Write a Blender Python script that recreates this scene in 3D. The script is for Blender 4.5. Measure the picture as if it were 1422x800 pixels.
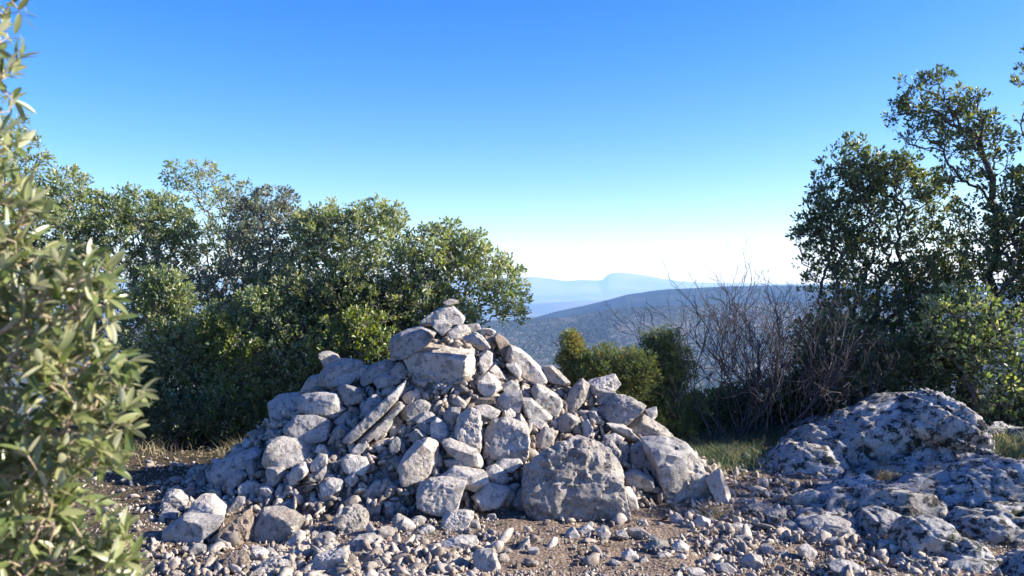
import bpy, bmesh, math, random
import numpy as np
from mathutils import Vector, Matrix
R = math.radians
random.seed(7); RNG = np.random.default_rng(11)
SC = bpy.context.scene
for o in list(bpy.data.objects): bpy.data.objects.remove(o)

# ------------------------------------------------------------------ camera, sky, sun, exposure
F = 1106.0                      # focal length in photo pixels (28 mm on 36 mm, 1422 px wide)
EYE = 1.6
cam_d = bpy.data.cameras.new('camera'); cam = bpy.data.objects.new('camera', cam_d)
SC.collection.objects.link(cam); SC.camera = cam
cam_d.lens = 28; cam_d.sensor_width = 36; cam_d.clip_start = .05; cam_d.clip_end = 80000
cam.location = (0, 0, EYE); cam.rotation_euler = (R(90 - .41), 0, 0)
cam_d.dof.use_dof = True; cam_d.dof.focus_distance = 6.0; cam_d.dof.aperture_fstop = 6.0

SUN_AZ, SUN_EL = 1.0, 25.5     # degrees behind the picture plane, to the right; height
sd = Vector((math.cos(R(SUN_AZ))*math.cos(R(SUN_EL)), math.sin(R(SUN_AZ))*math.cos(R(SUN_EL)), math.sin(R(SUN_EL))))
world = bpy.data.worlds.new('World'); SC.world = world; world.use_nodes = True
wn = world.node_tree.nodes; wl = world.node_tree.links
bg = wn['Background']; sky = wn.new('ShaderNodeTexSky'); sky.sky_type = 'NISHITA'
sky.sun_disc = False; sky.sun_elevation = R(SUN_EL); sky.sun_rotation = R(90 - SUN_AZ)
sky.air_density = 1.0; sky.dust_density = 1.0; sky.ozone_density = 4.0; sky.altitude = 600
hs = wn.new('ShaderNodeHueSaturation'); hs.inputs['Saturation'].default_value = 1.4; hs.inputs['Hue'].default_value = .522
wl.new(sky.outputs[0], hs.inputs['Color']); wl.new(hs.outputs[0], bg.inputs[0]); bg.inputs[1].default_value = .098
sun_d = bpy.data.lights.new('sun', 'SUN'); sun_d.energy = 5.0; sun_d.angle = R(.5); sun_d.color = (1, .95, .88)
sun = bpy.data.objects.new('sun', sun_d); SC.collection.objects.link(sun)
sun.rotation_euler = sd.to_track_quat('Z', 'Y').to_euler()
SC.view_settings.view_transform = 'Standard'; SC.view_settings.look = 'None'
SC.view_settings.exposure = 1.5; SC.view_settings.gamma = 1
SC.render.engine = 'CYCLES'
cy = SC.cycles
cy.use_denoising = True; cy.max_bounces = 6; cy.diffuse_bounces = 3; cy.glossy_bounces = 2
cy.transmission_bounces = 4; cy.transparent_max_bounces = 8; cy.volume_bounces = 1
cy.caustics_reflective = False; cy.caustics_refractive = False

# ------------------------------------------------------------------ helpers
def W(px, py, Y): return np.array([(px - 711)/F*Y, Y, EYE - (py - 392)/F*Y])
def tag(o, label=None, cat=None, group=None, kind=None):
    if label: o['label'] = label
    if cat: o['category'] = cat
    if group: o['group'] = group
    if kind: o['kind'] = kind
    return o
def link(o, parent=None):
    SC.collection.objects.link(o)
    if parent is not None: o.parent = parent
    return o
def empty(name, loc, **k):
    o = bpy.data.objects.new(name, None); o.location = loc; o.empty_display_size = .1
    link(o); return tag(o, **k)
def mesh_np(name, V, Fc, mat=None, smooth=False, attr=None):
    """V (n,3), Fc (m,k) all faces the same size"""
    V = np.ascontiguousarray(V, dtype=np.float32); Fc = np.ascontiguousarray(Fc, dtype=np.int32)
    me = bpy.data.meshes.new(name); m, k = Fc.shape
    me.vertices.add(len(V)); me.vertices.foreach_set('co', V.ravel())
    me.loops.add(m*k); me.loops.foreach_set('vertex_index', Fc.ravel())
    me.polygons.add(m); me.polygons.foreach_set('loop_start', np.arange(0, m*k, k, dtype=np.int32))
    me.polygons.foreach_set('loop_total', np.full(m, k, dtype=np.int32))
    if smooth: me.polygons.foreach_set('use_smooth', np.ones(m, dtype=bool))
    me.update(calc_edges=True)
    if attr is not None:
        a = me.attributes.new('tone', 'FLOAT', 'POINT'); a.data.foreach_set('value', np.ascontiguousarray(attr, dtype=np.float32))
    if mat: me.materials.append(mat)
    return me
def obj(name, me, parent=None, loc=None):
    o = bpy.data.objects.new(name, me)
    if loc is not None: o.location = loc
    return link(o, parent)

def _h(ix, iy, iz, s):
    n = (ix*73856093) ^ (iy*19349663) ^ (iz*83492791) ^ (s*2654435761 & 0x7fffffff)
    n = n & 0xffffffff; n = ((n >> 13) ^ n)*1274126177 & 0xffffffff; n = ((n >> 16) ^ n)*2246822519 & 0xffffffff
    return ((n >> 8) & 0xffff)/32767.5 - 1.0
def noise3(P, s=0):
    P = np.asarray(P, dtype=np.float64); I = np.floor(P).astype(np.int64); f = P - I; u = f*f*f*(f*(f*6 - 15) + 10)
    r = 0
    for dx in (0, 1):
        wx = u[:, 0] if dx else 1 - u[:, 0]
        for dy in (0, 1):
            wy = u[:, 1] if dy else 1 - u[:, 1]
            for dz in (0, 1):
                wz = u[:, 2] if dz else 1 - u[:, 2]
                r = r + wx*wy*wz*_h(I[:, 0]+dx, I[:, 1]+dy, I[:, 2]+dz, s)
    return r
def fbm(P, oct=4, s=0, gain=.5, ridged=False):
    r = 0; a = 1; t = 0; P = np.asarray(P, dtype=np.float64)
    for i in range(oct):
        n = noise3(P, s + i)
        if ridged: n = 1 - 2*np.abs(n)
        r = r + a*n; t += a; a *= gain; P = P*2.03 + 7.7
    return r/t
def smooth(a, b, x):
    t = np.clip((x - a)/(b - a), 0, 1); return t*t*(3 - 2*t)

# ------------------------------------------------------------------ materials
def mat(name):
    m = bpy.data.materials.new(name); m.use_nodes = True
    return m, m.node_tree.nodes, m.node_tree.links, m.node_tree.nodes['Principled BSDF']
def N(n, t, **k):
    x = n.new(t)
    for a, v in k.items():
        if a in x.inputs.keys(): x.inputs[a].default_value = v
        else: setattr(x, a, v)
    return x
def ramp(n, pts):
    r = n.new('ShaderNodeValToRGB'); e = r.color_ramp.elements
    while len(e) < len(pts): e.new(.5)
    for q, (p, c) in zip(e, pts): q.position = p; q.color = (*c, 1) if len(c) == 3 else c
    return r
def rock_mat(name, light, dark, spot, spot_lo=.56, spot_hi=.66, scale=1.0, bump=.75, moss=None, obj_tone=True, patch=.55):
    m, n, l, b = mat(name)
    tc = n.new('ShaderNodeTexCoord')
    n1 = N(n, 'ShaderNodeTexNoise', Scale=5*scale, Detail=6, Roughness=.65); l.new(tc.outputs['Object'], n1.inputs['Vector'])
    r1 = ramp(n, [(.34, dark), (.62, light)]); l.new(n1.outputs[0], r1.inputs[0])
    n2 = N(n, 'ShaderNodeTexNoise', Scale=22*scale, Detail=8, Roughness=.75); l.new(tc.outputs['Object'], n2.inputs['Vector'])
    r2 = ramp(n, [(spot_lo, (0, 0, 0)), (spot_hi, (1, 1, 1))]); l.new(n2.outputs[0], r2.inputs[0])
    mx = N(n, 'ShaderNodeMix', data_type='RGBA'); l.new(r2.outputs[0], mx.inputs['Factor'])
    l.new(r1.outputs[0], mx.inputs[6]); mx.inputs[7].default_value = (*spot, 1)
    out = mx.outputs[2]
    n5 = N(n, 'ShaderNodeTexNoise', Scale=8.5*scale, Detail=9, Roughness=.72, Distortion=.4); l.new(tc.outputs['Object'], n5.inputs['Vector'])
    r5 = ramp(n, [(.50, (1, 1, 1)), (.60, (patch, patch, patch)), (.66, (patch*.8, patch*.8, patch*.8))]); l.new(n5.outputs[0], r5.inputs[0])
    vm5 = N(n, 'ShaderNodeVectorMath', operation='MULTIPLY'); l.new(out, vm5.inputs[0]); l.new(r5.outputs[0], vm5.inputs[1]); out = vm5.outputs[0]
    oi6 = n.new('ShaderNodeObjectInfo'); n6 = N(n, 'ShaderNodeTexNoise', Scale=3.3*scale, Detail=7, Roughness=.7, noise_dimensions='4D'); l.new(tc.outputs['Object'], n6.inputs['Vector']); l.new(oi6.outputs['Random'], n6.inputs['W'])
    r6 = ramp(n, [(.50, (1, 1, 1)), (.62, (1.0, .92, .83)), (.74, (.92, .76, .60))]); l.new(n6.outputs[0], r6.inputs[0])
    vm6 = N(n, 'ShaderNodeVectorMath', operation='MULTIPLY'); l.new(out, vm6.inputs[0]); l.new(r6.outputs[0], vm6.inputs[1]); out = vm6.outputs[0]
    n4 = N(n, 'ShaderNodeTexNoise', Scale=90*scale, Detail=5, Roughness=.7); l.new(tc.outputs['Object'], n4.inputs['Vector'])
    mr4 = N(n, 'ShaderNodeMapRange'); l.new(n4.outputs[0], mr4.inputs[0]); mr4.inputs[1].default_value = .3; mr4.inputs[2].default_value = .7
    mr4.inputs[3].default_value = .72; mr4.inputs[4].default_value = 1.2
    vm = N(n, 'ShaderNodeVectorMath', operation='SCALE'); l.new(out, vm.inputs[0]); l.new(mr4.outputs[0], vm.inputs['Scale']); out = vm.outputs[0]
    if obj_tone:
        oi = n.new('ShaderNodeObjectInfo'); mr = N(n, 'ShaderNodeMapRange'); l.new(oi.outputs['Random'], mr.inputs[0])
        mr.inputs[3].default_value = .68; mr.inputs[4].default_value = 1.2
        vm2 = N(n, 'ShaderNodeVectorMath', operation='SCALE'); l.new(out, vm2.inputs[0]); l.new(mr.outputs[0], vm2.inputs['Scale']); out = vm2.outputs[0]
    if moss:
        n3 = N(n, 'ShaderNodeTexNoise', Scale=3.2, Detail=6, Roughness=.7); l.new(tc.outputs['Object'], n3.inputs['Vector'])
        r3 = ramp(n, [(.60, (0, 0, 0)), (.68, (1, 1, 1))]); l.new(n3.outputs[0], r3.inputs[0])
        m3 = N(n, 'ShaderNodeMix', data_type='RGBA'); l.new(r3.outputs[0], m3.inputs['Factor']); l.new(out, m3.inputs[6]); m3.inputs[7].default_value = (*moss, 1)
        out = m3.outputs[2]
    if not obj_tone and not moss:      # loose bits: each piece its own shade, tan to pale grey
        at = N(n, 'ShaderNodeAttribute', attribute_name='tone'); rt = ramp(n, [(0, (.50, .47, .44)), (.3, (.80, .77, .74)), (.7, (.95, .93, .92)), (1, (1.2, 1.15, 1.1))]); l.new(at.outputs['Fac'], rt.inputs[0])
        vm3 = N(n, 'ShaderNodeVectorMath', operation='MULTIPLY'); l.new(out, vm3.inputs[0]); l.new(rt.outputs[0], vm3.inputs[1]); out = vm3.outputs[0]
    l.new(out, b.inputs['Base Color']); b.inputs['Roughness'].default_value = .9; b.inputs['Specular IOR Level'].default_value = .2
    # relief: grain, pits
    v = N(n, 'ShaderNodeTexVoronoi', Scale=38*scale, feature='SMOOTH_F1'); l.new(tc.outputs['Object'], v.inputs['Vector'])
    ad = N(n, 'ShaderNodeMath', operation='MULTIPLY_ADD'); l.new(v.outputs[0], ad.inputs[0]); ad.inputs[1].default_value = .35; l.new(n2.outputs[0], ad.inputs[2])
    ad2 = N(n, 'ShaderNodeMath', operation='MULTIPLY_ADD'); l.new(n4.outputs[0], ad2.inputs[0]); ad2.inputs[1].default_value = .35; l.new(ad.outputs[0], ad2.inputs[2])
    bp = N(n, 'ShaderNodeBump', Strength=bump, Distance=.03); l.new(ad2.outputs[0], bp.inputs['Height']); l.new(bp.outputs[0], b.inputs['Normal'])
    return m
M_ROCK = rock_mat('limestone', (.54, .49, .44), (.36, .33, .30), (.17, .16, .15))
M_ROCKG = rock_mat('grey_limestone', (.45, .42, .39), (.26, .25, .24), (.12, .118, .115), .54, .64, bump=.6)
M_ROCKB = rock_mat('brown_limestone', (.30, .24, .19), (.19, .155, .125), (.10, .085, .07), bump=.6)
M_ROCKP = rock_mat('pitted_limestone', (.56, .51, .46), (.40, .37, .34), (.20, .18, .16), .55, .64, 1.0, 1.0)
M_BED = rock_mat('lichened_bedrock', (.55, .53, .50), (.24, .235, .23), (.045, .047, .045), .50, .56, .55, 1.0, (.05, .055, .028), False)
M_GRAVEL = rock_mat('gravel_stone', (.50, .45, .40), (.28, .25, .22), (.18, .16, .14), bump=.3, obj_tone=False, scale=3)

def soil_mat():
    m, n, l, b = mat('stony_soil'); tc = n.new('ShaderNodeTexCoord')
    n1 = N(n, 'ShaderNodeTexNoise', Scale=2.2, Detail=7, Roughness=.7); l.new(tc.outputs['Object'], n1.inputs['Vector'])
    r1 = ramp(n, [(.35, (.085, .062, .045)), (.6, (.21, .15, .11))]); l.new(n1.outputs[0], r1.inputs[0])
    n2 = N(n, 'ShaderNodeTexNoise', Scale=60, Detail=6, Roughness=.75); l.new(tc.outputs['Object'], n2.inputs['Vector'])
    r2 = ramp(n, [(.5, (0, 0, 0)), (.62, (1, 1, 1))]); l.new(n2.outputs[0], r2.inputs[0])
    mx = N(n, 'ShaderNodeMix', data_type='RGBA'); l.new(r2.outputs[0], mx.inputs['Factor']); l.new(r1.outputs[0], mx.inputs[6]); mx.inputs[7].default_value = (.32, .26, .21, 1)
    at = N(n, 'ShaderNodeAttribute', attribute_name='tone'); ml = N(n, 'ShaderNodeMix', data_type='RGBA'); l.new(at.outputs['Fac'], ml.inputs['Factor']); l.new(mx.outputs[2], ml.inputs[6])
    rl = ramp(n, [(.4, (.035, .028, .02)), (.65, (.10, .08, .05))]); l.new(n2.outputs[0], rl.inputs[0]); l.new(rl.outputs[0], ml.inputs[7])  # dark leaf litter brown, also painting in the shade missing at back left
    l.new(ml.outputs[2], b.inputs['Base Color']); b.inputs['Roughness'].default_value = .95; b.inputs['Specular IOR Level'].default_value = .15
    v = N(n, 'ShaderNodeTexVoronoi', Scale=45); l.new(tc.outputs['Object'], v.inputs['Vector'])
    ad = N(n, 'ShaderNodeMath', operation='SUBTRACT'); l.new(n2.outputs[0], ad.inputs[0]); l.new(v.outputs[0], ad.inputs[1])
    bp = N(n, 'ShaderNodeBump', Strength=.8, Distance=.02); l.new(ad.outputs[0], bp.inputs['Height']); l.new(bp.outputs[0], b.inputs['Normal'])
    return m
M_SOIL = soil_mat()
def bark_mat(name, a, c):
    m, n, l, b = mat(name); tc = n.new('ShaderNodeTexCoord')
    n1 = N(n, 'ShaderNodeTexNoise', Scale=30, Detail=4); l.new(tc.outputs['Object'], n1.inputs['Vector'])
    r1 = ramp(n, [(.35, a), (.65, c)]); l.new(n1.outputs[0], r1.inputs[0]); l.new(r1.outputs[0], b.inputs['Base Color'])
    b.inputs['Roughness'].default_value = .85
    bp = N(n, 'ShaderNodeBump', Strength=.6, Distance=.01); l.new(n1.outputs[0], bp.inputs['Height']); l.new(bp.outputs[0], b.inputs['Normal'])
    return m
M_BARK = bark_mat('grey_bark', (.10, .085, .07), (.26, .23, .20))
M_BARKD = bark_mat('dark_bark', (.045, .038, .032), (.12, .10, .085))
M_TWIG = bark_mat('purple_brown_twig', (.04, .033, .034), (.105, .085, .085))
M_TWIGF = bark_mat('pale_twig', (.25, .18, .12), (.42, .33, .24))
def leaf_mat(name, pts, under, transl=.35, rough=.38, spec=.5):
    m, n, l, b = mat(name); a = N(n, 'ShaderNodeAttribute', attribute_name='tone')
    r1 = ramp(n, pts); l.new(a.outputs['Fac'], r1.inputs[0])
    g = n.new('ShaderNodeNewGeometry'); mx = N(n, 'ShaderNodeMix', data_type='RGBA'); l.new(g.outputs['Backfacing'], mx.inputs['Factor'])
    l.new(r1.outputs[0], mx.inputs[6]); mx.inputs[7].default_value = (*under, 1)
    l.new(mx.outputs[2], b.inputs['Base Color']); b.inputs['Roughness'].default_value = rough; b.inputs['Specular IOR Level'].default_value = spec
    tr = n.new('ShaderNodeBsdfTranslucent'); hv = N(n, 'ShaderNodeHueSaturation', Hue=.485, Saturation=1.25, Value=1.9); l.new(r1.outputs[0], hv.inputs['Color']); l.new(hv.outputs[0], tr.inputs[0])
    ms = N(n, 'ShaderNodeMixShader'); ms.inputs[0].default_value = transl; l.new(b.outputs[0], ms.inputs[1]); l.new(tr.outputs[0], ms.inputs[2])
    l.new(ms.outputs[0], n['Material Output'].inputs[0]); return m
M_OAK = leaf_mat('holm_oak_leaf', [(0, (.045, .09, .028)), (.5, (.135, .19, .055)), (.85, (.26, .29, .09)), (1, (.38, .34, .18))], (.33, .36, .26), .35, .3)
M_OAKY = leaf_mat('young_oak_leaf', [(0, (.06, .10, .02)), (.6, (.13, .18, .035)), (1, (.28, .28, .06))], (.20, .22, .12))
M_OAKD = leaf_mat('dark_oak_leaf', [(0, (.045, .075, .03)), (.6, (.11, .145, .05)), (.9, (.22, .23, .08)), (1, (.26, .17, .05))], (.11, .13, .09))
M_GREY = leaf_mat('grey_green_leaf', [(0, (.07, .095, .06)), (1, (.17, .19, .12))], (.22, .23, .18))
M_FORE = leaf_mat('silvery_oak_leaf', [(0, (.06, .095, .03)), (.5, (.155, .19, .07)), (1, (.40, .38, .21))], (.40, .41, .28), .3, .3)
M_JUN = leaf_mat('juniper_needle', [(0, (.07, .11, .035)), (.7, (.20, .25, .08)), (.93, (.30, .31, .11)), (1, (.34, .20, .06))], (.09, .11, .05), .25, .6, .3)
M_GRASS = leaf_mat('grass_blade', [(0, (.035, .065, .04)), (.6, (.07, .11, .065)), (.85, (.25, .22, .12)), (1, (.45, .37, .22))], (.10, .14, .08), .3, .6, .3)
M_DRY = leaf_mat('dry_grass_blade', [(0, (.12, .11, .05)), (1, (.45, .38, .24))], (.3, .26, .16), .3, .6, .3)
M_MOSS = leaf_mat('moss_leaf', [(0, (.07, .07, .015)), (.6, (.20, .16, .03)), (1, (.42, .26, .05))], (.2, .15, .04), .2, .8, .2)

# ------------------------------------------------------------------ near ground and the shape of the pile
RX = np.array([-2.75, -2.45, -2.03, -1.56, -1.02, -.70, -.40, -.07, .35, .83, 1.13, 1.43, 1.85])
RZ = np.array([0, .10, .46, .80, .98, 1.10, 1.20, 1.04, .78, .62, .44, .20, 0])
def ground_z(x, y):
    x = np.asarray(x, float); y = np.asarray(y, float)
    P = np.stack([x*.6, y*.6, x*0], -1).reshape(-1, 3); P2 = np.stack([x*3.1, y*3.1, x*0], -1).reshape(-1, 3)
    z = .05*noise3(P, 5).reshape(x.shape) + .02*fbm(P2, 3, 9).reshape(x.shape)
    r = np.hypot(x, y)
    z = z + .22*smooth(1.6, 4.2, x)*smooth(5.2, 7.2, y)          # bedrock bank on the right
    over = np.maximum(y - 9.0, 0); z = z - .30*over - .012*np.minimum(over, 12)**2*.8
    z = z - .12*np.maximum(np.abs(x) - 9, 0)
    return z
def pile_z(x, y):
    x = np.asarray(x, float); y = np.asarray(y, float)
    zr = np.interp(x, RX, RZ); run = .35 + 1.15*np.power(np.clip(zr/1.25, 0, 1), .6)
    yr = 6.85 - .12*np.abs(x + .3); t = (yr - y)/run
    f = np.where(t > 0, np.clip(1 - t, 0, 1)**.92, np.clip(1 + t*1.3, 0, 1)); f = np.where(np.abs(t) < .12, f*.98, f)
    return zr*f
def surf_z(x, y): return np.maximum(ground_z(x, y), pile_z(x, y) + .0*x)
def hit(px, py, fn=surf_z, y0=3.6, y1=9.5):
    Y = np.linspace(y0, y1, 600); x = (px - 711)/F*Y; z = EYE - (py - 392)/F*Y; s = fn(x, Y); g = z - s
    k = np.nonzero(g <= 0)[0]
    if len(k) and (fn is not surf_z or Y[k[0]] < 7.3): return Y[k[0]]
    m = Y < 7.0; return Y[m][np.argmin(g[m])]

def axis(segs):
    a = []
    for (p, q, st) in segs: a += list(np.arange(p, q, st))
    return np.array(a + [segs[-1][1]])
gx = axis([(-13, -5, .25), (-5, -3.6, .06), (-3.6, 4.6, .026), (4.6, 6, .08), (6, 14, .3)])
gy = axis([(-5, 3.4, .3), (3.4, 3.9, .06), (3.9, 7.4, .026), (7.4, 10, .06), (10, 16, .2)])
X, Yg = np.meshgrid(gx, gy)
Z = ground_z(X, Yg); P = np.stack([X, Yg, Z], -1).reshape(-1, 3)
det = smooth(-5, 3.9, Yg)
Z = Z + (.030*fbm(P*5, 4, 21) + .018*np.abs(fbm(P*17, 3, 31))).reshape(Z.shape)*det
def grid_faces(ny, nx):
    i = np.arange(ny*nx).reshape(ny, nx); return np.stack([i[:-1, :-1], i[:-1, 1:], i[1:, 1:], i[1:, :-1]], -1).reshape(-1, 4)
V = np.stack([X, Yg, Z], -1).reshape(-1, 3)
ground = obj('ground', mesh_np('ground', V, grid_faces(len(gy), len(gx)), M_SOIL, True, (np.clip(smooth(6.3, 7.4, V[:, 1] + .45*fbm(V*2.1, 3, 7)) + smooth(-1.5, -2.6, V[:, 0] + .4*fbm(V*2.4, 3, 8))*.8, 0, 1)*.95))); tag(ground, 'brown stony summit soil under the cairn', kind='structure')  # tone: where litter and painted shade darken the soil, back and left

# ------------------------------------------------------------------ distant land
def ip(px, pts): a = np.array(pts, float); return np.interp(px, a[:, 0], a[:, 1])
cols = np.concatenate([np.linspace(-5000, -400, 30), np.linspace(-380, 1800, 620), np.linspace(1830, 6500, 30)])
rows = np.concatenate([np.geomspace(11, 900, 60), np.geomspace(910, 5600, 270), np.geomspace(5650, 30000, 170)])
PXc, Yr = np.meshgrid(cols, rows)
Xr = (PXc - 711)/F*Yr
def zc(py, Y): return EYE - (py - 392)/F*Y
pl = -345.0
knots_y = [11, 60, 300, 700, 1150, 1350, 2150, 2700, 3700, 5300, 7000, 9000, 9900, 13000, 15500, 17500, 22000, 30000]
spur = ip(cols, [(0, 452), (560, 452), (690, 446), (745, 443.5), (790, 441), (850, 431), (900, 427), (1000, 423), (1200, 420), (1422, 424)])
ridge = ip(cols, [(0, 470), (600, 460), (690, 449), (745, 440.5), (775, 432), (800, 427), (835, 419), (870, 409), (900, 405), (930, 401.5), (1000, 398), (1100, 396), (1300, 396), (1422, 399), (1700, 405)])
low1 = ip(cols, [(0, 428), (700, 421), (745, 420), (800, 414), (860, 410.5), (900, 411), (1200, 412)])
far = ip(cols, [(0, 386), (500, 388), (640, 386), (690, 385.5), (720, 384), (742, 384.5), (760, 386.5), (785, 390), (797, 389.5), (806, 388), (835, 389.5), (838, 387), (842, 383), (848, 379.5), (858, 378.4), (870, 379), (890, 381.5), (905, 384), (920, 387), (950, 391), (990, 393), (1100, 394), (1422, 392)])
colz = np.zeros((len(knots_y), len(cols)))
for i, ky in enumerate(knots_y):
    colz[i] = {11: -.9, 60: -22, 300: -110, 700: -175, 1150: -168, 1350: -160}.get(ky, pl)
    if ky == 2150: colz[i] = zc(spur, ky)
    if ky == 2700: colz[i] = zc(spur, ky) - 75
    if ky == 3700: colz[i] = zc(ridge, ky)
    if ky == 5300: colz[i] = -280
    if ky == 7000: colz[i] = pl + 25
    if ky == 9900: colz[i] = zc(low1, ky) * .6 + (pl + 30)*.4
    if ky == 9000: colz[i] = pl
    if ky == 13000: colz[i] = pl + 20
    if ky == 15500: colz[i] = zc(far, ky)*.25 + .75*pl
    if ky == 17500: colz[i] = zc(far, ky)
Zr = np.zeros_like(Yr); lk = np.log(np.array(knots_y))
for j in range(len(cols)):
    t = np.interp(np.log(rows), lk, np.arange(len(knots_y))); k = np.clip(t.astype(int), 0, len(knots_y) - 2); f = t - k
    f = f*f*(3 - 2*f); Zr[:, j] = colz[k, j]*(1 - f) + colz[k + 1, j]*f
Pr = np.stack([Xr, Yr, Xr*0], -1).reshape(-1, 3)
amp = np.clip((Yr - 300)/2500, 0, 1)*smooth(0, 1, (Yr - 300)/500)
rel = (26*fbm(Pr/420, 5, 51, .52)).reshape(Zr.shape); rel2 = (22*fbm(Pr/1500 + [[3, 0, 0]], 4, 77, ridged=True)).reshape(Zr.shape)
crest = np.exp(-((Yr - 17500)/1500)**2) + np.exp(-((Yr - 3700)/350)**2) + np.exp(-((Yr - 2150)/200)**2)
Zr = Zr + amp*(rel*.55 + rel2*.35)*(1 - .8*np.clip(crest, 0, 1)) + 2.2*np.clip(crest, 0, 1)*fbm(Pr/60, 3, 15).reshape(Zr.shape)
bumps = 0*np.clip(fbm(Pr/np.array([9., 14., 9.]), 2, 90).reshape(Zr.shape), 0, 1)*5.0*smooth(1000, 1300, Yr)*(1 - smooth(2600, 3200, Yr))
Zr = Zr + bumps
Zr = Zr - (Yr*Yr)*0.0
def land_xyz(pxv, Yv):
    ci = np.interp(pxv, cols, np.arange(len(cols))); ri = np.interp(np.log(Yv), np.log(rows), np.arange(len(rows)))
    return Zr[np.round(ri).astype(int), np.round(ci).astype(int)]
def land_mat():
    m, n, l, b = mat('scrubby_hillside'); tc = n.new('ShaderNodeTexCoord')
    v = N(n, 'ShaderNodeTexVoronoi', Scale=.075, Randomness=1.0); l.new(tc.outputs['Object'], v.inputs['Vector'])
    n1 = N(n, 'ShaderNodeTexNoise', Scale=.0055, Detail=7, Roughness=.7); l.new(tc.outputs['Object'], n1.inputs['Vector'])
    th = N(n, 'ShaderNodeMath', operation='MULTIPLY_ADD'); l.new(n1.outputs[0], th.inputs[0]); th.inputs[1].default_value = 1.5; th.inputs[2].default_value = -.28
    sb = N(n, 'ShaderNodeMath', operation='SUBTRACT'); l.new(v.outputs['Distance'], sb.inputs[0]); l.new(th.outputs[0], sb.inputs[1])
    r = ramp(n, [(.0, (.05, .06, .035)), (.10, (.13, .125, .11))]); l.new(sb.outputs[0], r.inputs[0])
    # far: forest ridge, then fields
    sx = n.new('ShaderNodeSeparateXYZ'); l.new(tc.outputs['Object'], sx.inputs[0])
    f1 = N(n, 'ShaderNodeMapRange'); l.new(sx.outputs[1], f1.inputs[0]); f1.inputs[1].default_value = 2350; f1.inputs[2].default_value = 2600
    n2 = N(n, 'ShaderNodeTexNoise', Scale=.007, Detail=9, Roughness=.65); l.new(tc.outputs['Object'], n2.inputs['Vector'])
    r2 = ramp(n, [(.4, (.010, .022, .014)), (.75, (.055, .068, .038))]); l.new(n2.outputs[0], r2.inputs[0])
    mx = N(n, 'ShaderNodeMix', data_type='RGBA'); l.new(f1.outputs[0], mx.inputs['Factor']); l.new(r.outputs[0], mx.inputs[6]); l.new(r2.outputs[0], mx.inputs[7])
    f2 = N(n, 'ShaderNodeMapRange'); l.new(sx.outputs[1], f2.inputs[0]); f2.inputs[1].default_value = 5000; f2.inputs[2].default_value = 6000
    n3 = N(n, 'ShaderNodeTexNoise', Scale=.0012, Detail=5, Roughness=.6); l.new(tc.outputs['Object'], n3.inputs['Vector'])
    r3 = ramp(n, [(.42, (.025, .042, .028)), (.6, (.10, .10, .07))]); l.new(n3.outputs[0], r3.inputs[0])
    mx2 = N(n, 'ShaderNodeMix', data_type='RGBA'); l.new(f2.outputs[0], mx2.inputs['Factor']); l.new(mx.outputs[2], mx2.inputs[6]); l.new(r3.outputs[0], mx2.inputs[7])
    l.new(mx2.outputs[2], b.inputs['Base Color']); b.inputs['Roughness'].default_value = 1; b.inputs['Specular IOR Level'].default_value = .05
    return m
land = obj('hills', mesh_np('hills', np.stack([Xr, Yr, Zr], -1).reshape(-1, 3), grid_faces(*Yr.shape), land_mat(), True))
tag(land, 'hazy scrub covered hills and the flat topped mountain on the skyline', kind='structure')
rg = np.random.default_rng(14); n = 120000; Yv = np.sqrt(rg.uniform(1050**2, 3300**2, n)); pxv = rg.uniform(640, 1440, n); xv = (pxv - 711)/F*Yv
zv = land_xyz(pxv, Yv); dn_ = fbm(np.stack([xv/160, Yv/160, xv*0], 1), 4, 61); kk = rg.random(n) < np.clip(.62 + 1.5*dn_, .10, 1); xv, Yv, zv = xv[kk], Yv[kk], zv[kk]
D0 = np.array([[1, 0, 0], [-.5, .86, 0], [-.5, -.86, 0], [0, 0, 1.0], [0, 0, -.4]]); F0 = np.array([[0, 1, 3], [1, 2, 3], [2, 0, 3]])
aa = rg.uniform(0, 6.28, len(xv)); rs = rg.uniform(1.6, 4.2, len(xv)); q = D0[None]*rs[:, None, None]*rg.uniform(.7, 1.2, (len(xv), 5, 1))
qx = q[..., 0]*np.cos(aa)[:, None] - q[..., 1]*np.sin(aa)[:, None]; qy = q[..., 0]*np.sin(aa)[:, None] + q[..., 1]*np.cos(aa)[:, None]
Vs = np.stack([qx + xv[:, None], qy + Yv[:, None], q[..., 2]*.95 + zv[:, None]], -1).reshape(-1, 3); Fs = (F0[None] + (np.arange(len(xv))*5)[:, None, None]).reshape(-1, 3)
m_s, n_, l_, b_ = mat('far_scrub'); b_.inputs['Base Color'].default_value = (.02, .035, .022, 1); b_.inputs['Roughness'].default_value = 1
tag(obj('hillside_scrub', mesh_np('hillside_scrub', Vs, Fs, m_s)), 'dark scrub dotted over the pale far hillside', kind='stuff')
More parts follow.
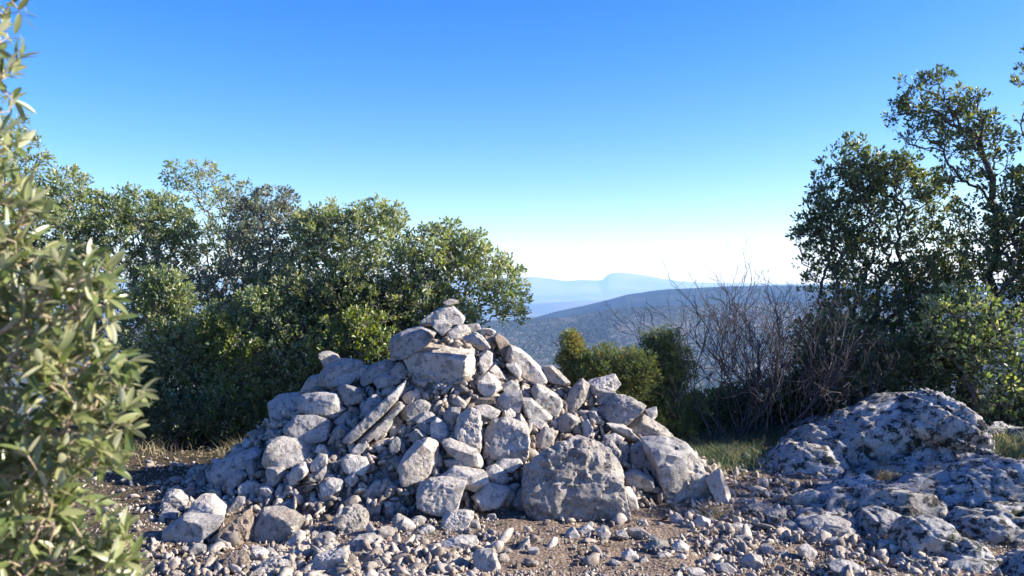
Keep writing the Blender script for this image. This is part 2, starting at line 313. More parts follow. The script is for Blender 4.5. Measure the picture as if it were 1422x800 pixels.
# the hillside goes on to the sides and behind the camera
ang = np.linspace(R(-18), R(198), 73) + math.pi; rr = np.geomspace(9, 30000, 60)
A, Rr = np.meshgrid(ang, rr); Zb = -.05 - np.interp(Rr, [9, 14, 60, 800, 1500, 30000], [.25, 1.2, 20, 180, 300, 345]) - .4
back = obj('mountain_slope', mesh_np('mountain_slope', np.stack([Rr*np.cos(A), Rr*np.sin(A), Zb], -1).reshape(-1, 3), grid_faces(*A.shape), land.data.materials[0], True))
tag(back, 'scrub covered slope falling away behind and beside the summit', kind='structure')
HAZE = True
if HAZE:
    bm = bmesh.new(); bmesh.ops.create_cube(bm, size=1); me = bpy.data.meshes.new('haze'); bm.to_mesh(me); bm.free()
    hz = obj('haze', me); hz.location = (0, 0, 0); hz.scale = (64000, 64000, 1400); hz.location.z = 300 - 300 - 60
    tag(hz, 'pale blue air haze over the valley', kind='stuff')
    m = bpy.data.materials.new('haze'); m.use_nodes = True; n = m.node_tree.nodes; n.clear()
    out = n.new('ShaderNodeOutputMaterial'); pv = n.new('ShaderNodeVolumePrincipled')
    pv.inputs['Color'].default_value = (.24, .46, 1.0, 1); pv.inputs['Absorption Color'].default_value = (1, 1, 1, 1); pv.inputs['Density'].default_value = 1.05e-4; pv.inputs['Anisotropy'].default_value = 0
    m.node_tree.links.new(pv.outputs[0], out.inputs['Volume']); me.materials.append(m)
    m.cycles.homogeneous_volume = True if hasattr(m.cycles, 'homogeneous_volume') else None

# ------------------------------------------------------------------ rocks
_ico = {}
def ico(sub):
    if sub not in _ico:
        bm = bmesh.new(); bmesh.ops.create_icosphere(bm, subdivisions=sub, radius=1)
        _ico[sub] = (np.array([v.co for v in bm.verts]), np.array([[v.index for v in f.verts] for f in bm.faces])); bm.free()
    return _ico[sub]
def hull_planes(pts):
    bm = bmesh.new()
    for p in pts: bm.verts.new(p)
    bmesh.ops.convex_hull(bm, input=bm.verts[:], use_existing_faces=False)
    bmesh.ops.recalc_face_normals(bm, faces=bm.faces[:])
    out = []
    for f in bm.faces:
        nrm = np.array(f.normal); d = nrm @ np.array(f.verts[0].co)
        if d < 0: nrm, d = -nrm, -d
        if f.calc_area() > 1e-9: out.append((*nrm, max(d, 1e-4)))
    bm.free(); out.sort(key=lambda q: q[3]); kept = []
    for q in out:
        if all(q[0]*k[0] + q[1]*k[1] + q[2]*k[2] < .985 for k in kept): kept.append(q)
    return np.array(kept)
def rock_shape(pts, sub, p=16, rough=1.0, seed=0, stretch=None, pits=0.0):
    p = p*4.2
    pts = np.array(pts, float); ctr = pts.mean(0); pts = pts - ctr; ext = np.ptp(pts, axis=0)/2
    D, Fc = ico(sub); d = D*ext; d = d/np.linalg.norm(d, axis=1)[:, None]
    pl_ = hull_planes(pts); q = np.maximum(d @ pl_[:, :3].T, 0)/pl_[:, 3]
    rc = np.random.default_rng(seed + 7); nc = 5; cn = rc.normal(size=(nc, 3)); cn /= np.linalg.norm(cn, axis=1)[:, None]
    q = np.concatenate([q, np.maximum(d @ cn.T, 0)/((1/q.max(1)[:, None])*(d @ cn.T)).max(0)/rc.uniform(.78, .94, nc)], 1)      # broken corners
    r = 1/np.power(np.power(q, p).sum(1), 1/p); V = d*r[:, None]
    s = float(np.mean(ext)); Q = V/s
    if stretch is not None: Q = Q*np.array(stretch)
    dn = d*.6 + .4*V/np.maximum(np.linalg.norm(V, axis=1), 1e-6)[:, None]
    disp = .075*fbm(Q*1.2 + seed*3.1, 3, seed) - .06*np.clip(fbm(Q*2.6 + seed, 3, seed + 40, ridged=True) - .25, 0, 1) + .028*fbm(Q*6, 3, seed + 60)
    if sub >= 5: disp = disp + .012*fbm(Q*17, 3, seed + 80)
    if pits: disp = disp - pits*np.clip(fbm(Q*3.4, 3, seed + 99) - .12, 0, .5) - pits*.5*np.clip(fbm(Q*9, 2, seed + 120) - .2, 0, .5)
    V = V + dn*(disp*rough*s)[:, None]
    return V, Fc, ctr
REG = {'A': (280, 400, 3.7395), 'B': (520, 400, 3.7395), 'C': (200, 586, 3.7395), 'D': (560, 586, 3.7395), 'E': (760, 480, 4.182), 'F': (900, 586, 3.7395), 'G': (1042, 500, 3.7395), 'P': (0, 0, 1)}
def poly_rock(name, reg, poly, parent=None, m=None, sub=None, p=16, rough=1.0, pits=0.0, thick=.42, depth=None, on='pile', seed=None, push=0, stretch=None, blunt=False):
    ox, oy, sc_ = REG[reg]; q = np.array([(ox + x/sc_, oy + y/sc_) for x, y in poly]); c = q.mean(0); q = c + (q - c)*1.03
    seed = seed if seed is not None else (int(c[0]*7 + c[1]*13) % 997); rg = np.random.default_rng(seed)
    w, h = np.ptp(q, axis=0)
    if sub is None: sub = 5 if max(w, h) > 40 else 4 if max(w, h) > 18 else 3
    if depth is None:
        if on == 'pile': depth = hit(*c)
        else: depth = hit(c[0], q[:, 1].max() - .12*h, ground_z) + .28*min(w, h)/F*5
    depth += push
    s = depth/F; t = thick*(min(w, h)*.65 + .35*max(w, h))*s
    if on == 'pile': depth = depth - .30*t
    L = np.stack([(q[:, 0] - c[0])*s, np.zeros(len(q)), -(q[:, 1] - c[1])*s], 1); n = len(L); pts = []
    hh = h*s
    pts += list(L + np.stack([L[:, 0]*0, rg.uniform(-.25, .25, n)*t, L[:, 0]*0], 1))
    tl = rg.uniform(-.5, .5, 2); sk = rg.uniform(-.10, .10); un, vn = L[:, 0]/(w*s), L[:, 2]/hh      # a broad broken face, tilted, with one cut corner
    fr = L*rg.uniform(.72, .95, (n, 1)); fr[:, 1] = -t*np.clip(.95 + tl[0]*un*1.5 + (tl[1] + .35)*vn*1.3*-1, .35, 1.15); fr[:, 2] -= .06*hh; fr[:, 0] += sk*w*s
    cut = rg.integers(n); fr[cut] *= 1 if blunt else .55
    if blunt: fr = L*.93; fr[:, 1] = -t*np.where(vn > .1, .55, 1.0); fr[:, 2] -= .04*hh
    pts += list(fr)
    bk = L*rg.uniform(.7, .92, (n, 1)); bk[:, 1] = t*.95; bk[:, 2] += .02*hh; pts += list(bk)
    V, Fc, ctr = rock_shape(pts, sub, p, rough, seed, pits=pits, stretch=stretch)
    loc = W(c[0], c[1], depth) + ctr
    if on != 'pile':
        gz = float(ground_z(loc[0], loc[1])); low = loc[2] + V[:, 2].min()
        if low > gz - .015: loc[2] -= 0 if low < gz else 0; V[:, 2] = np.where(V[:, 2] < 0, V[:, 2]*((loc[2] - gz + .03)/max(-V[:, 2].min(), 1e-3)), V[:, 2])
    me = mesh_np(name, V, Fc, m or M_ROCK, True); me.set_sharp_from_angle(angle=R(24))
    return obj(name, me, parent, loc)

cairn = empty('stone_cairn', (-.35, 6.5, 0), label='large cairn of heaped grey limestone rocks in the middle of the clearing', cat='cairn')
cairn_loc = Vector(cairn.location)
def in_cairn(o, label=None):
    o.parent = cairn; o.location = Vector(o.location) - cairn_loc
    if label: o['label'] = label
    return o
# rubble body of the pile
cx = np.arange(-2.9, 2.0, .022); cyy = np.arange(4.9, 8.0, .026); CX, CY = np.meshgrid(cx, cyy)
CZ = pile_z(CX, CY); CP = np.stack([CX, CY, CZ], -1).reshape(-1, 3)
fl = fbm(CP*7, 3, 3, ridged=True).reshape(CZ.shape)
CZ = np.where(CZ > .02, CZ - .13 + .05*fl + .03*fbm(CP*21, 2, 8).reshape(CZ.shape), -.12) - .0
core = obj('rubble', mesh_np('rubble', np.stack([CX, CY, CZ + .0], -1).reshape(-1, 3), grid_faces(*CX.shape), M_GRAVEL, True, .35 + .25*fbm(CP*9, 3, 66))); tag(core, kind='stuff'); in_cairn(core)

G_, Br, Pt = M_ROCKG, M_ROCKB, M_ROCKP
CAIRN = [  # region, outline, options
 ('B', [(355,72),(390,56),(440,62),(441,78),(400,88),(370,85)], dict(depth=6.72, thick=.5, label='small flat stone balanced on the very top of the cairn')),
 ('B', [(357,95),(375,84),(405,84),(412,98),(362,104)], dict(depth=6.72)),
 ('B', [(290,180),(310,120),(350,103),(410,98),(450,130),(470,155),(460,180),(400,195),(330,185)], dict(depth=6.72, label='pinkish rough capstone under the top stone')),
 ('B', [(235,180),(260,150),(310,120),(310,180),(280,200)], dict(m=G_, depth=6.85)),
 ('B', [(292,190),(310,165),(350,165),(400,190),(380,240),(345,245)], dict(depth=6.5)),
 ('B', [(375,230),(440,185),(480,190),(500,225),(450,262),(400,262)], dict(m=Pt, depth=6.5)),
 ('B', [(470,190),(540,182),(560,210),(510,228),(480,215)], dict(depth=6.6)),
 ('B', [(65,280),(130,230),(240,195),(320,230),(300,260),(180,290),(140,340),(135,368),(75,372)], dict(m=G_, depth=6.65, p=20)),
 ('B', [(452,262),(520,225),(560,250),(597,300),(550,322),(540,290)], dict(depth=6.42)),
 ('B', [(555,210),(600,210),(637,225),(610,245),(570,240)], dict()),
 ('B', [(560,240),(610,245),(640,300),(600,330),(580,300)], dict(m=Br)),
 ('B', [(610,250),(640,235),(690,265),(716,330),(700,375),(660,350),(640,300)], dict(m=Br, label='brown upright stone high on the right of the cairn')),
 ('B', [(545,350),(590,318),(615,340),(612,400),(560,455),(545,400)], dict(depth=6.3)),
 ('B', [(535,470),(590,435),(655,490),(655,520),(610,570),(560,555),(537,520)], dict()),
 ('B', [(600,420),(625,400),(660,430),(685,470),(650,490),(620,460)], dict()),
 ('B', [(705,290),(760,320),(830,380),(890,450),(896,480),(840,498),(765,470),(700,410),(675,380),(740,340)], dict(label='long pale slab slanting down the upper right side')),
 ('B', [(680,395),(730,385),(765,430),(760,470),(720,450)], dict(push=-.1)),
 ('B', [(875,405),(920,400),(970,440),(1022,500),(1000,515),(930,490),(880,440)], dict()),
 ('B', [(800,540),(840,495),(900,530),(960,560),(985,610),(950,665),(880,645),(820,590)], dict(m=G_, p=20)),
 ('B', [(985,600),(1020,530),(1080,468),(1115,500),(1120,560),(1060,620),(990,645)], dict(label='upright wedge stone on the right shoulder of the cairn')),
 ('B', [(1100,490),(1200,460),(1250,446),(1272,490),(1250,525),(1160,560),(1120,545)], dict(pits=.2, label='pale rough edged stone standing on the right shoulder')),
 ('B', [(1145,580),(1200,535),(1250,525),(1252,570),(1190,608),(1150,600)], dict(push=-.08)),
 ('B', [(1155,640),(1210,590),(1260,555),(1340,563),(1405,610),(1370,650),(1300,712),(1240,715),(1190,680)], dict(m=G_, pits=.15, push=-.1, label='angular grey block at the right end of the upper tier')),
 ('B', [(950,680),(1010,640),(1065,665),(1072,710),(1010,750),(960,742)], dict(m=G_, p=10)),
 ('B', [(660,500),(720,475),(765,510),(760,530),(690,540),(665,525)], dict(m=G_)),
 ('B', [(630,590),(660,545),(760,530),(768,600),(760,645),(690,640),(635,620)], dict(m=G_, p=22)),
 ('B', [(755,560),(800,560),(880,630),(930,680),(880,692),(790,660),(765,640)], dict(m=G_)),
 ('B', [(783,670),(860,680),(902,700),(870,727),(810,702)], dict(m=G_)),
 ('B', [(500,590),(540,570),(625,572),(622,595),(560,608),(505,602)], dict(m=Br, p=12)),
 ('B', [(520,615),(580,605),(655,640),(640,665),(600,680),(550,665),(525,640)], dict()),
 ('B', [(665,650),(705,622),(735,650),(730,690),(690,675)], dict()),
 ('B', [(730,690),(760,650),(785,690),(770,720),(735,710)], dict()),
 ('B', [(395,590),(430,560),(480,595),(470,620),(420,617)], dict()),
 ('B', [(412,740),(440,660),(500,612),(545,640),(565,700),(573,780),(560,834),(500,825),(425,810)], dict(pits=.25, push=-.05, label='upright sunlit whitish block in the middle of the heap')),
 ('B', [(565,760),(610,690),(680,668),(745,690),(800,720),(812,800),(800,880),(760,895),(680,870),(600,850)], dict(pits=.2, push=-.03)),
 ('B', [(825,800),(880,720),(935,720),(930,790),(880,832),(840,820)], dict()),
 ('B', [(350,650),(400,620),(450,620),(430,680),(400,747),(370,700)], dict(m=G_)),
 ('B', [(1075,700),(1110,680),(1132,720),(1110,792),(1080,795)], dict(m=G_)),
 ('B', [(1110,640),(1150,640),(1190,690),(1150,702),(1115,670)], dict(m=G_)),
 ('B', [(1195,770),(1250,755),(1300,780),(1280,812),(1210,802)], dict()),
 ('B', [(1200,700),(1300,710),(1350,760),(1390,800),(1280,782)], dict()),
 ('B', [(908,720),(930,685),(954,690),(945,727)], dict()),
 ('A', [(605,335),(655,325),(700,345),(725,375),(690,400),(640,405),(618,378)], dict(depth=6.75, label='small white pointed stone on the left ledge of the cairn')),
 ('A', [(635,390),(730,372),(825,380),(830,415),(800,480),(760,512),(690,500),(612,505),(605,470)], dict(m=G_, p=22, label='squarish cracked block on the left ledge')),
 ('A', [(565,455),(620,445),(612,500),(680,490),(680,525),(600,540),(525,530)], dict(m=G_, push=.08)),
 ('A', [(880,400),(960,370),(1005,385),(990,420),(940,450),(890,480),(830,512),(805,490),(850,430)], dict(m=G_)),
 ('A', [(825,405),(875,400),(860,430),(815,480),(800,490)], dict()),
 ('A', [(1015,385),(1045,376),(1070,430),(1067,465),(1030,475),(990,455),(988,425)], dict(m=G_)),
 ('A', [(890,480),(930,445),(980,460),(1030,465),(1037,490),(980,515),(920,510)], dict(m=G_)),
 ('A', [(700,520),(740,492),(800,515),(840,545),(830,590),(790,610),(740,597),(712,560)], dict(m=G_)),
 ('A', [(345,600),(400,560),(520,538),(540,580),(500,650),(420,680),(395,722),(370,737),(355,680)], dict(m=G_, push=.1, label='broad grey slab at the left edge of the cairn')),
 ('A', [(520,555),(600,540),(700,545),(735,600),(742,640),(690,657),(580,652),(505,642),(500,610)], dict(m=G_, p=20)),
 ('A', [(430,700),(480,665),(600,663),(660,685),(677,730),(640,770),(560,797),(470,787),(420,745)], dict(m=G_, p=14, label='rounded oblong block low on the left of the cairn')),
 ('A', [(765,770),(820,700),(940,600),(1000,530),(1060,478),(1064,520),(1010,590),(900,680),(810,772),(785,792)], dict(m=G_, push=-.04, label='long narrow slab leaning diagonally against the left side')),
 ('A', [(800,800),(890,700),(1020,590),(1047,600),(1000,650),(900,730),(830,802)], dict(m=G_)),
 ('A', [(825,650),(860,580),(890,550),(940,580),(930,610),(880,655),(830,664)], dict(m=G_)),
 ('A', [(690,690),(760,630),(782,660),(760,710),(720,722)], dict(m=G_)),
 ('A', [(668,750),(720,705),(762,730),(740,777),(700,792)], dict(m=G_)),
 ('A', [(888,770),(930,710),(992,686),(985,720),(940,780),(900,797)], dict(m=G_)),
 ('A', [(1043,560),(1080,533),(1130,543),(1140,580),(1100,600),(1050,597)], dict(p=10)),
 ('A', [(1030,650),(1060,610),(1130,583),(1192,590),(1180,630),(1100,670),(1060,692),(1035,680)], dict(m=G_)),
 ('A', [(1098,680),(1150,643),(1210,648),(1217,680),(1160,700),(1115,714)], dict(m=G_)),
 ('A', [(1183,700),(1220,673),(1270,708),(1292,760),(1240,787),(1188,772)], dict(m=G_, p=10)),
 ('A', [(1120,720),(1160,696),(1192,720),(1180,760),(1140,767)], dict(m=G_)),
 ('A', [(1070,770),(1110,730),(1160,760),(1190,800),(1100,812)], dict(m=G_)),
 ('E', [(480,460),(560,400),(590,420),(612,460),(690,480),(730,520),(747,570),(700,597),(640,577),(560,547),(500,502)], dict(pits=.2)),
 ('E', [(565,375),(635,356),(642,410),(600,442)], dict(m=G_)),
 ('F', [(-20,100),(80,88),(130,88),(200,108),(252,170),(292,290),(332,380),(372,430),(332,464),(220,467),(110,432),(38,372),(18,250),(-10,180)], dict(m=G_, sub=5, pits=.18, label='big smooth grey boulder at the right foot of the cairn')),
 ('D', [(1160,200),(1180,130),(1240,100),(1300,120),(1330,150),(1302,242),(1230,252),(1180,232)], dict(m=G_, sub=5, pits=.2)),
 ('D', [(622,270),(640,200),(700,160),(740,120),(870,83),(940,93),(1010,128),(1080,170),(1122,220),(1142,300),(1150,400),(1158,470),(1130,532),(1060,537),(950,512),(820,532),(755,492),(655,462),(615,380)], dict(m=Pt, sub=6, pits=.22, p=24, rough=1.1, thick=.34, push=-.12, seed=15, blunt=True, label='largest pitted boulder, sunlit, at the front foot of the cairn')),
 ('D', [(573,410),(600,350),(635,330),(655,450),(610,462)], dict(m=G_, push=.05)),
 ('D', [(-20,240),(0,180),(60,110),(130,80),(177,110),(182,170),(182,260),(160,282),(60,302),(0,292)], dict(sub=5, p=20, label='smooth wedge boulder with a sunlit right face')),
 ('D', [(73,340),(110,298),(200,293),(352,313),(332,380),(292,460),(200,477),(110,467),(73,420)], dict(sub=5, pits=.15, p=20, label='flat topped block low at the front of the cairn')),
 ('D', [(180,290),(260,228),(330,260),(430,258),(442,300),(380,352),(350,320),(250,300)], dict()),
 ('D', [(198,100),(240,88),(330,138),(380,138),(422,210),(400,242),(350,242),(320,200),(210,140)], dict()),
 ('D', [(410,160),(430,93),(467,120),(457,172),(415,192)], dict()),
 ('D', [(350,390),(440,318),(562,350),(490,432),(400,442)], dict(m=G_)),
 ('D', [(420,240),(480,223),(542,270),(532,322),(460,302)], dict(m=G_)),
 ('D', [(480,210),(520,170),(600,190),(622,220),(570,252),(500,242)], dict(m=G_)),
 ('D', [(1030,110),(1080,98),(1130,148),(1147,210),(1120,252),(1080,172)], dict(pits=.2)),
 ('D', [(1140,270),(1220,250),(1302,290),(1307,340),(1240,362),(1150,322)], dict(m=G_, p=10)),
 ('D', [(1145,340),(1180,338),(1212,390),(1232,460),(1180,462),(1155,400)], dict()),
 ('D', [(1120,110),(1160,103),(1187,150),(1150,182),(1125,152)], dict(m=G_)),
 ('D', [(1045,70),(1100,60),(1152,85),(1120,127),(1070,102)], dict(m=G_)),
 ('D', [(160,175),(190,163),(212,210),(190,237),(170,217)], dict()),
 ('D', [(208,200),(280,193),(332,220),(300,242),(220,232)], dict()),
 ('C', [(328,240),(420,188),(560,138),(602,150),(590,190),(500,252),(430,302),(380,322),(350,292)], dict(m=G_, sub=5, label='flat bluish slab sloping out at the left foot')),
 ('C', [(608,190),(650,98),(720,78),(800,98),(862,140),(872,190),(800,217),(700,237),(628,227)], dict(sub=5, p=20)),
 ('C', [(628,240),(720,233),(737,270),(700,332),(670,332),(638,280)], dict()),
 ('C', [(733,280),(820,203),(852,230),(852,265),(800,302),(760,330)], dict(p=22)),
 ('C', [(858,220),(910,163),(952,170),(952,220),(890,267),(860,262)], dict()),
 ('C', [(883,150),(905,116),(942,125),(942,160),(900,177)], dict()),
 ('C', [(888,270),(940,228),(960,260),(940,302),(900,307)], dict()),
 ('C', [(1008,200),(1060,168),(1150,188),(1172,230),(1150,262),(1060,252),(1020,232)], dict(m=G_, p=12)),
 ('C', [(1073,150),(1110,113),(1167,115),(1150,152),(1100,177)], dict(m=G_)),
 ('C', [(1268,110),(1300,76),(1337,95),(1332,140),(1300,167),(1275,152)], dict(m=G_)),
 ('C', [(908,330),(960,293),(1032,310),(1032,347),(970,377),(920,382)], dict(m=G_, p=10)),
 ('C', [(1038,290),(1090,268),(1112,300),(1090,332),(1045,332)], dict(m=G_)),
 ('C', [(523,200),(560,193),(592,260),(602,302),(560,282)], dict(m=G_)),
 ('C', [(488,330),(540,308),(592,320),(582,372),(500,372)], dict(m=G_)),
 ('C', [(418,470),(480,388),(532,390),(520,422),(460,487),(430,497)], dict(m=G_)),
 ('C', [(598,340),(640,333),(672,360),(650,392),(610,387)], dict()),
 ('C', [(430,300),(490,250),(540,270),(520,320),(450,350)], dict(m=G_)),
 ('C', [(850,290),(880,265),(900,310),(870,330)], dict()),
]
for reg, pl_, k in CAIRN:
    lab = k.pop('label', None); k.setdefault('m', M_ROCK)
    in_cairn(poly_rock('stone', reg, pl_, **k), lab)
# the great block under the summit: eight corners
def corner(zx, zy, Y): return W(520 + zx/3.7395, 400 + zy/3.7395, Y)
Yb = hit(612, 505) - .05
pts = [corner(137,332,Yb+.02), corner(472,372,Yb-.17), corner(547,322,Yb+.22), corner(262,246,Yb+.5), corner(190,266,Yb+.4), corner(530,276,Yb+.5), corner(178,528,Yb+.05), corner(350,588,Yb-.08),
       corner(480,592,Yb-.10), corner(548,540,Yb+.25), corner(165,430,Yb+.0), corner(455,470,Yb-.16), corner(300,560,Yb+.6), corner(520,560,Yb+.6)]
V, Fc, ctr = rock_shape(pts, 6, 26, .55, 5, pits=.12); in_cairn(obj('stone', mesh_np('stone', V, Fc, M_ROCKP, True), None, ctr), 'huge squared block with a flat top just below the summit')

# shared shapes for the small stones
SM = []
for i in range(16):
    rg = np.random.default_rng(300 + i); pts = rg.normal(size=(11, 3)); pts /= np.linalg.norm(pts, axis=1)[:, None]; pts *= np.array([1, rg.uniform(.65, 1), rg.uniform(.45, .8)])
    V, Fc, _ = rock_shape(pts, 3, 14, 1.2, 400 + i)
    SM.append([mesh_np('stone', V, Fc, mm, True) for mm in (M_ROCK, M_ROCKG, M_ROCKB)])
def small(name, x, y, z, s, rg, parent=None, mi=None):
    me = SM[rg.integers(16)][mi if mi is not None else rg.choice([0, 1, 1, 2], p=[.4, .25, .2, .15])]
    o = obj(name, me, parent, (x, y, z)); o.rotation_euler = (rg.uniform(-.5, .5), rg.uniform(-.5, .5), rg.uniform(0, 6.28)); o.scale = (s, s, s); return o
rg = np.random.default_rng(5); cnt = 0
while cnt < 195:
    px = rg.uniform(300, 1000); py = rg.uniform(455, 735)
    if cnt < 100: px, py = rg.uniform(430, 620), rg.uniform(600, 735); Y = hit(px, py); x = (px - 711)/F*Y; z = EYE - (py - 392)/F*Y
    pz = float(pile_z(x, Y))
    if pz < .05 or abs(z - pz) > .06: continue
    s = rg.choice([.04, .055, .075, .095], p=[.25, .35, .25, .15])
    in_cairn(small('stone', x, Y + .06, pz - .04, s*rg.uniform(.85, 1.15), rg)); cnt += 1
def pebbles(name, pos, size, m, seed, sub=1):
    rg = np.random.default_rng(seed); D, Fc = ico(sub); n = len(pos); k = len(D)
    A_ = rg.normal(size=(n, 3, 3)); Q_, _ = np.linalg.qr(A_); sc_ = size[:, None]*np.stack([np.ones(n), rg.uniform(.5, .95, n), rg.uniform(.35, .7, n)], 1)
    pl = rg.normal(size=(n, 7, 3)); pl[:, 3:6] = -pl[:, :3] + .35*rg.normal(size=(n, 3, 3)); pl /= np.linalg.norm(pl, axis=2)[:, :, None]
    q = np.einsum('nij,kj->nki', pl, D)/rg.uniform(.38, .85, (n, 1, 7)); base = D[None]*np.clip(1/np.maximum(q.max(2), .3), .4, 1.7)[:, :, None]*(1 + rg.uniform(-.04, .04, (n, k, 1)))
    V = np.einsum('nkj,nj,nji->nki', base, sc_, Q_) + pos[:, None]
    Fa = (Fc[None] + (np.arange(n)*k)[:, None, None]).reshape(-1, 3)
    return mesh_np(name, V.reshape(-1, 3), Fa, m, False, np.repeat(rg.random(n), k))
# small rubble lodged between the stones
n = 14000; x = rg.uniform(-2.6, 1.7, n); y = rg.uniform(5, 6.9, n); z = pile_z(x, y); k = z > .03
ch = obj('stone_chips', pebbles('stone_chips', np.stack([x, y + .05, z - .07], 1)[k], np.exp(rg.normal(math.log(.017), .4, n)).clip(.008, .04)[k], M_GRAVEL, 4)); tag(ch, kind='stuff'); in_cairn(ch)
n = 3600; x = rg.uniform(-2.75, 1.85, n); y = rg.uniform(4.9, 6.95, n); z = pile_z(x, y); k = z > .02
ch = obj('rubble_stones', pebbles('rubble_stones', np.stack([x, y + .02, z - .02], 1)[k], rg.uniform(.022, .062, n)[k], M_GRAVEL, 45, 2)); tag(ch, kind='stuff'); in_cairn(ch)

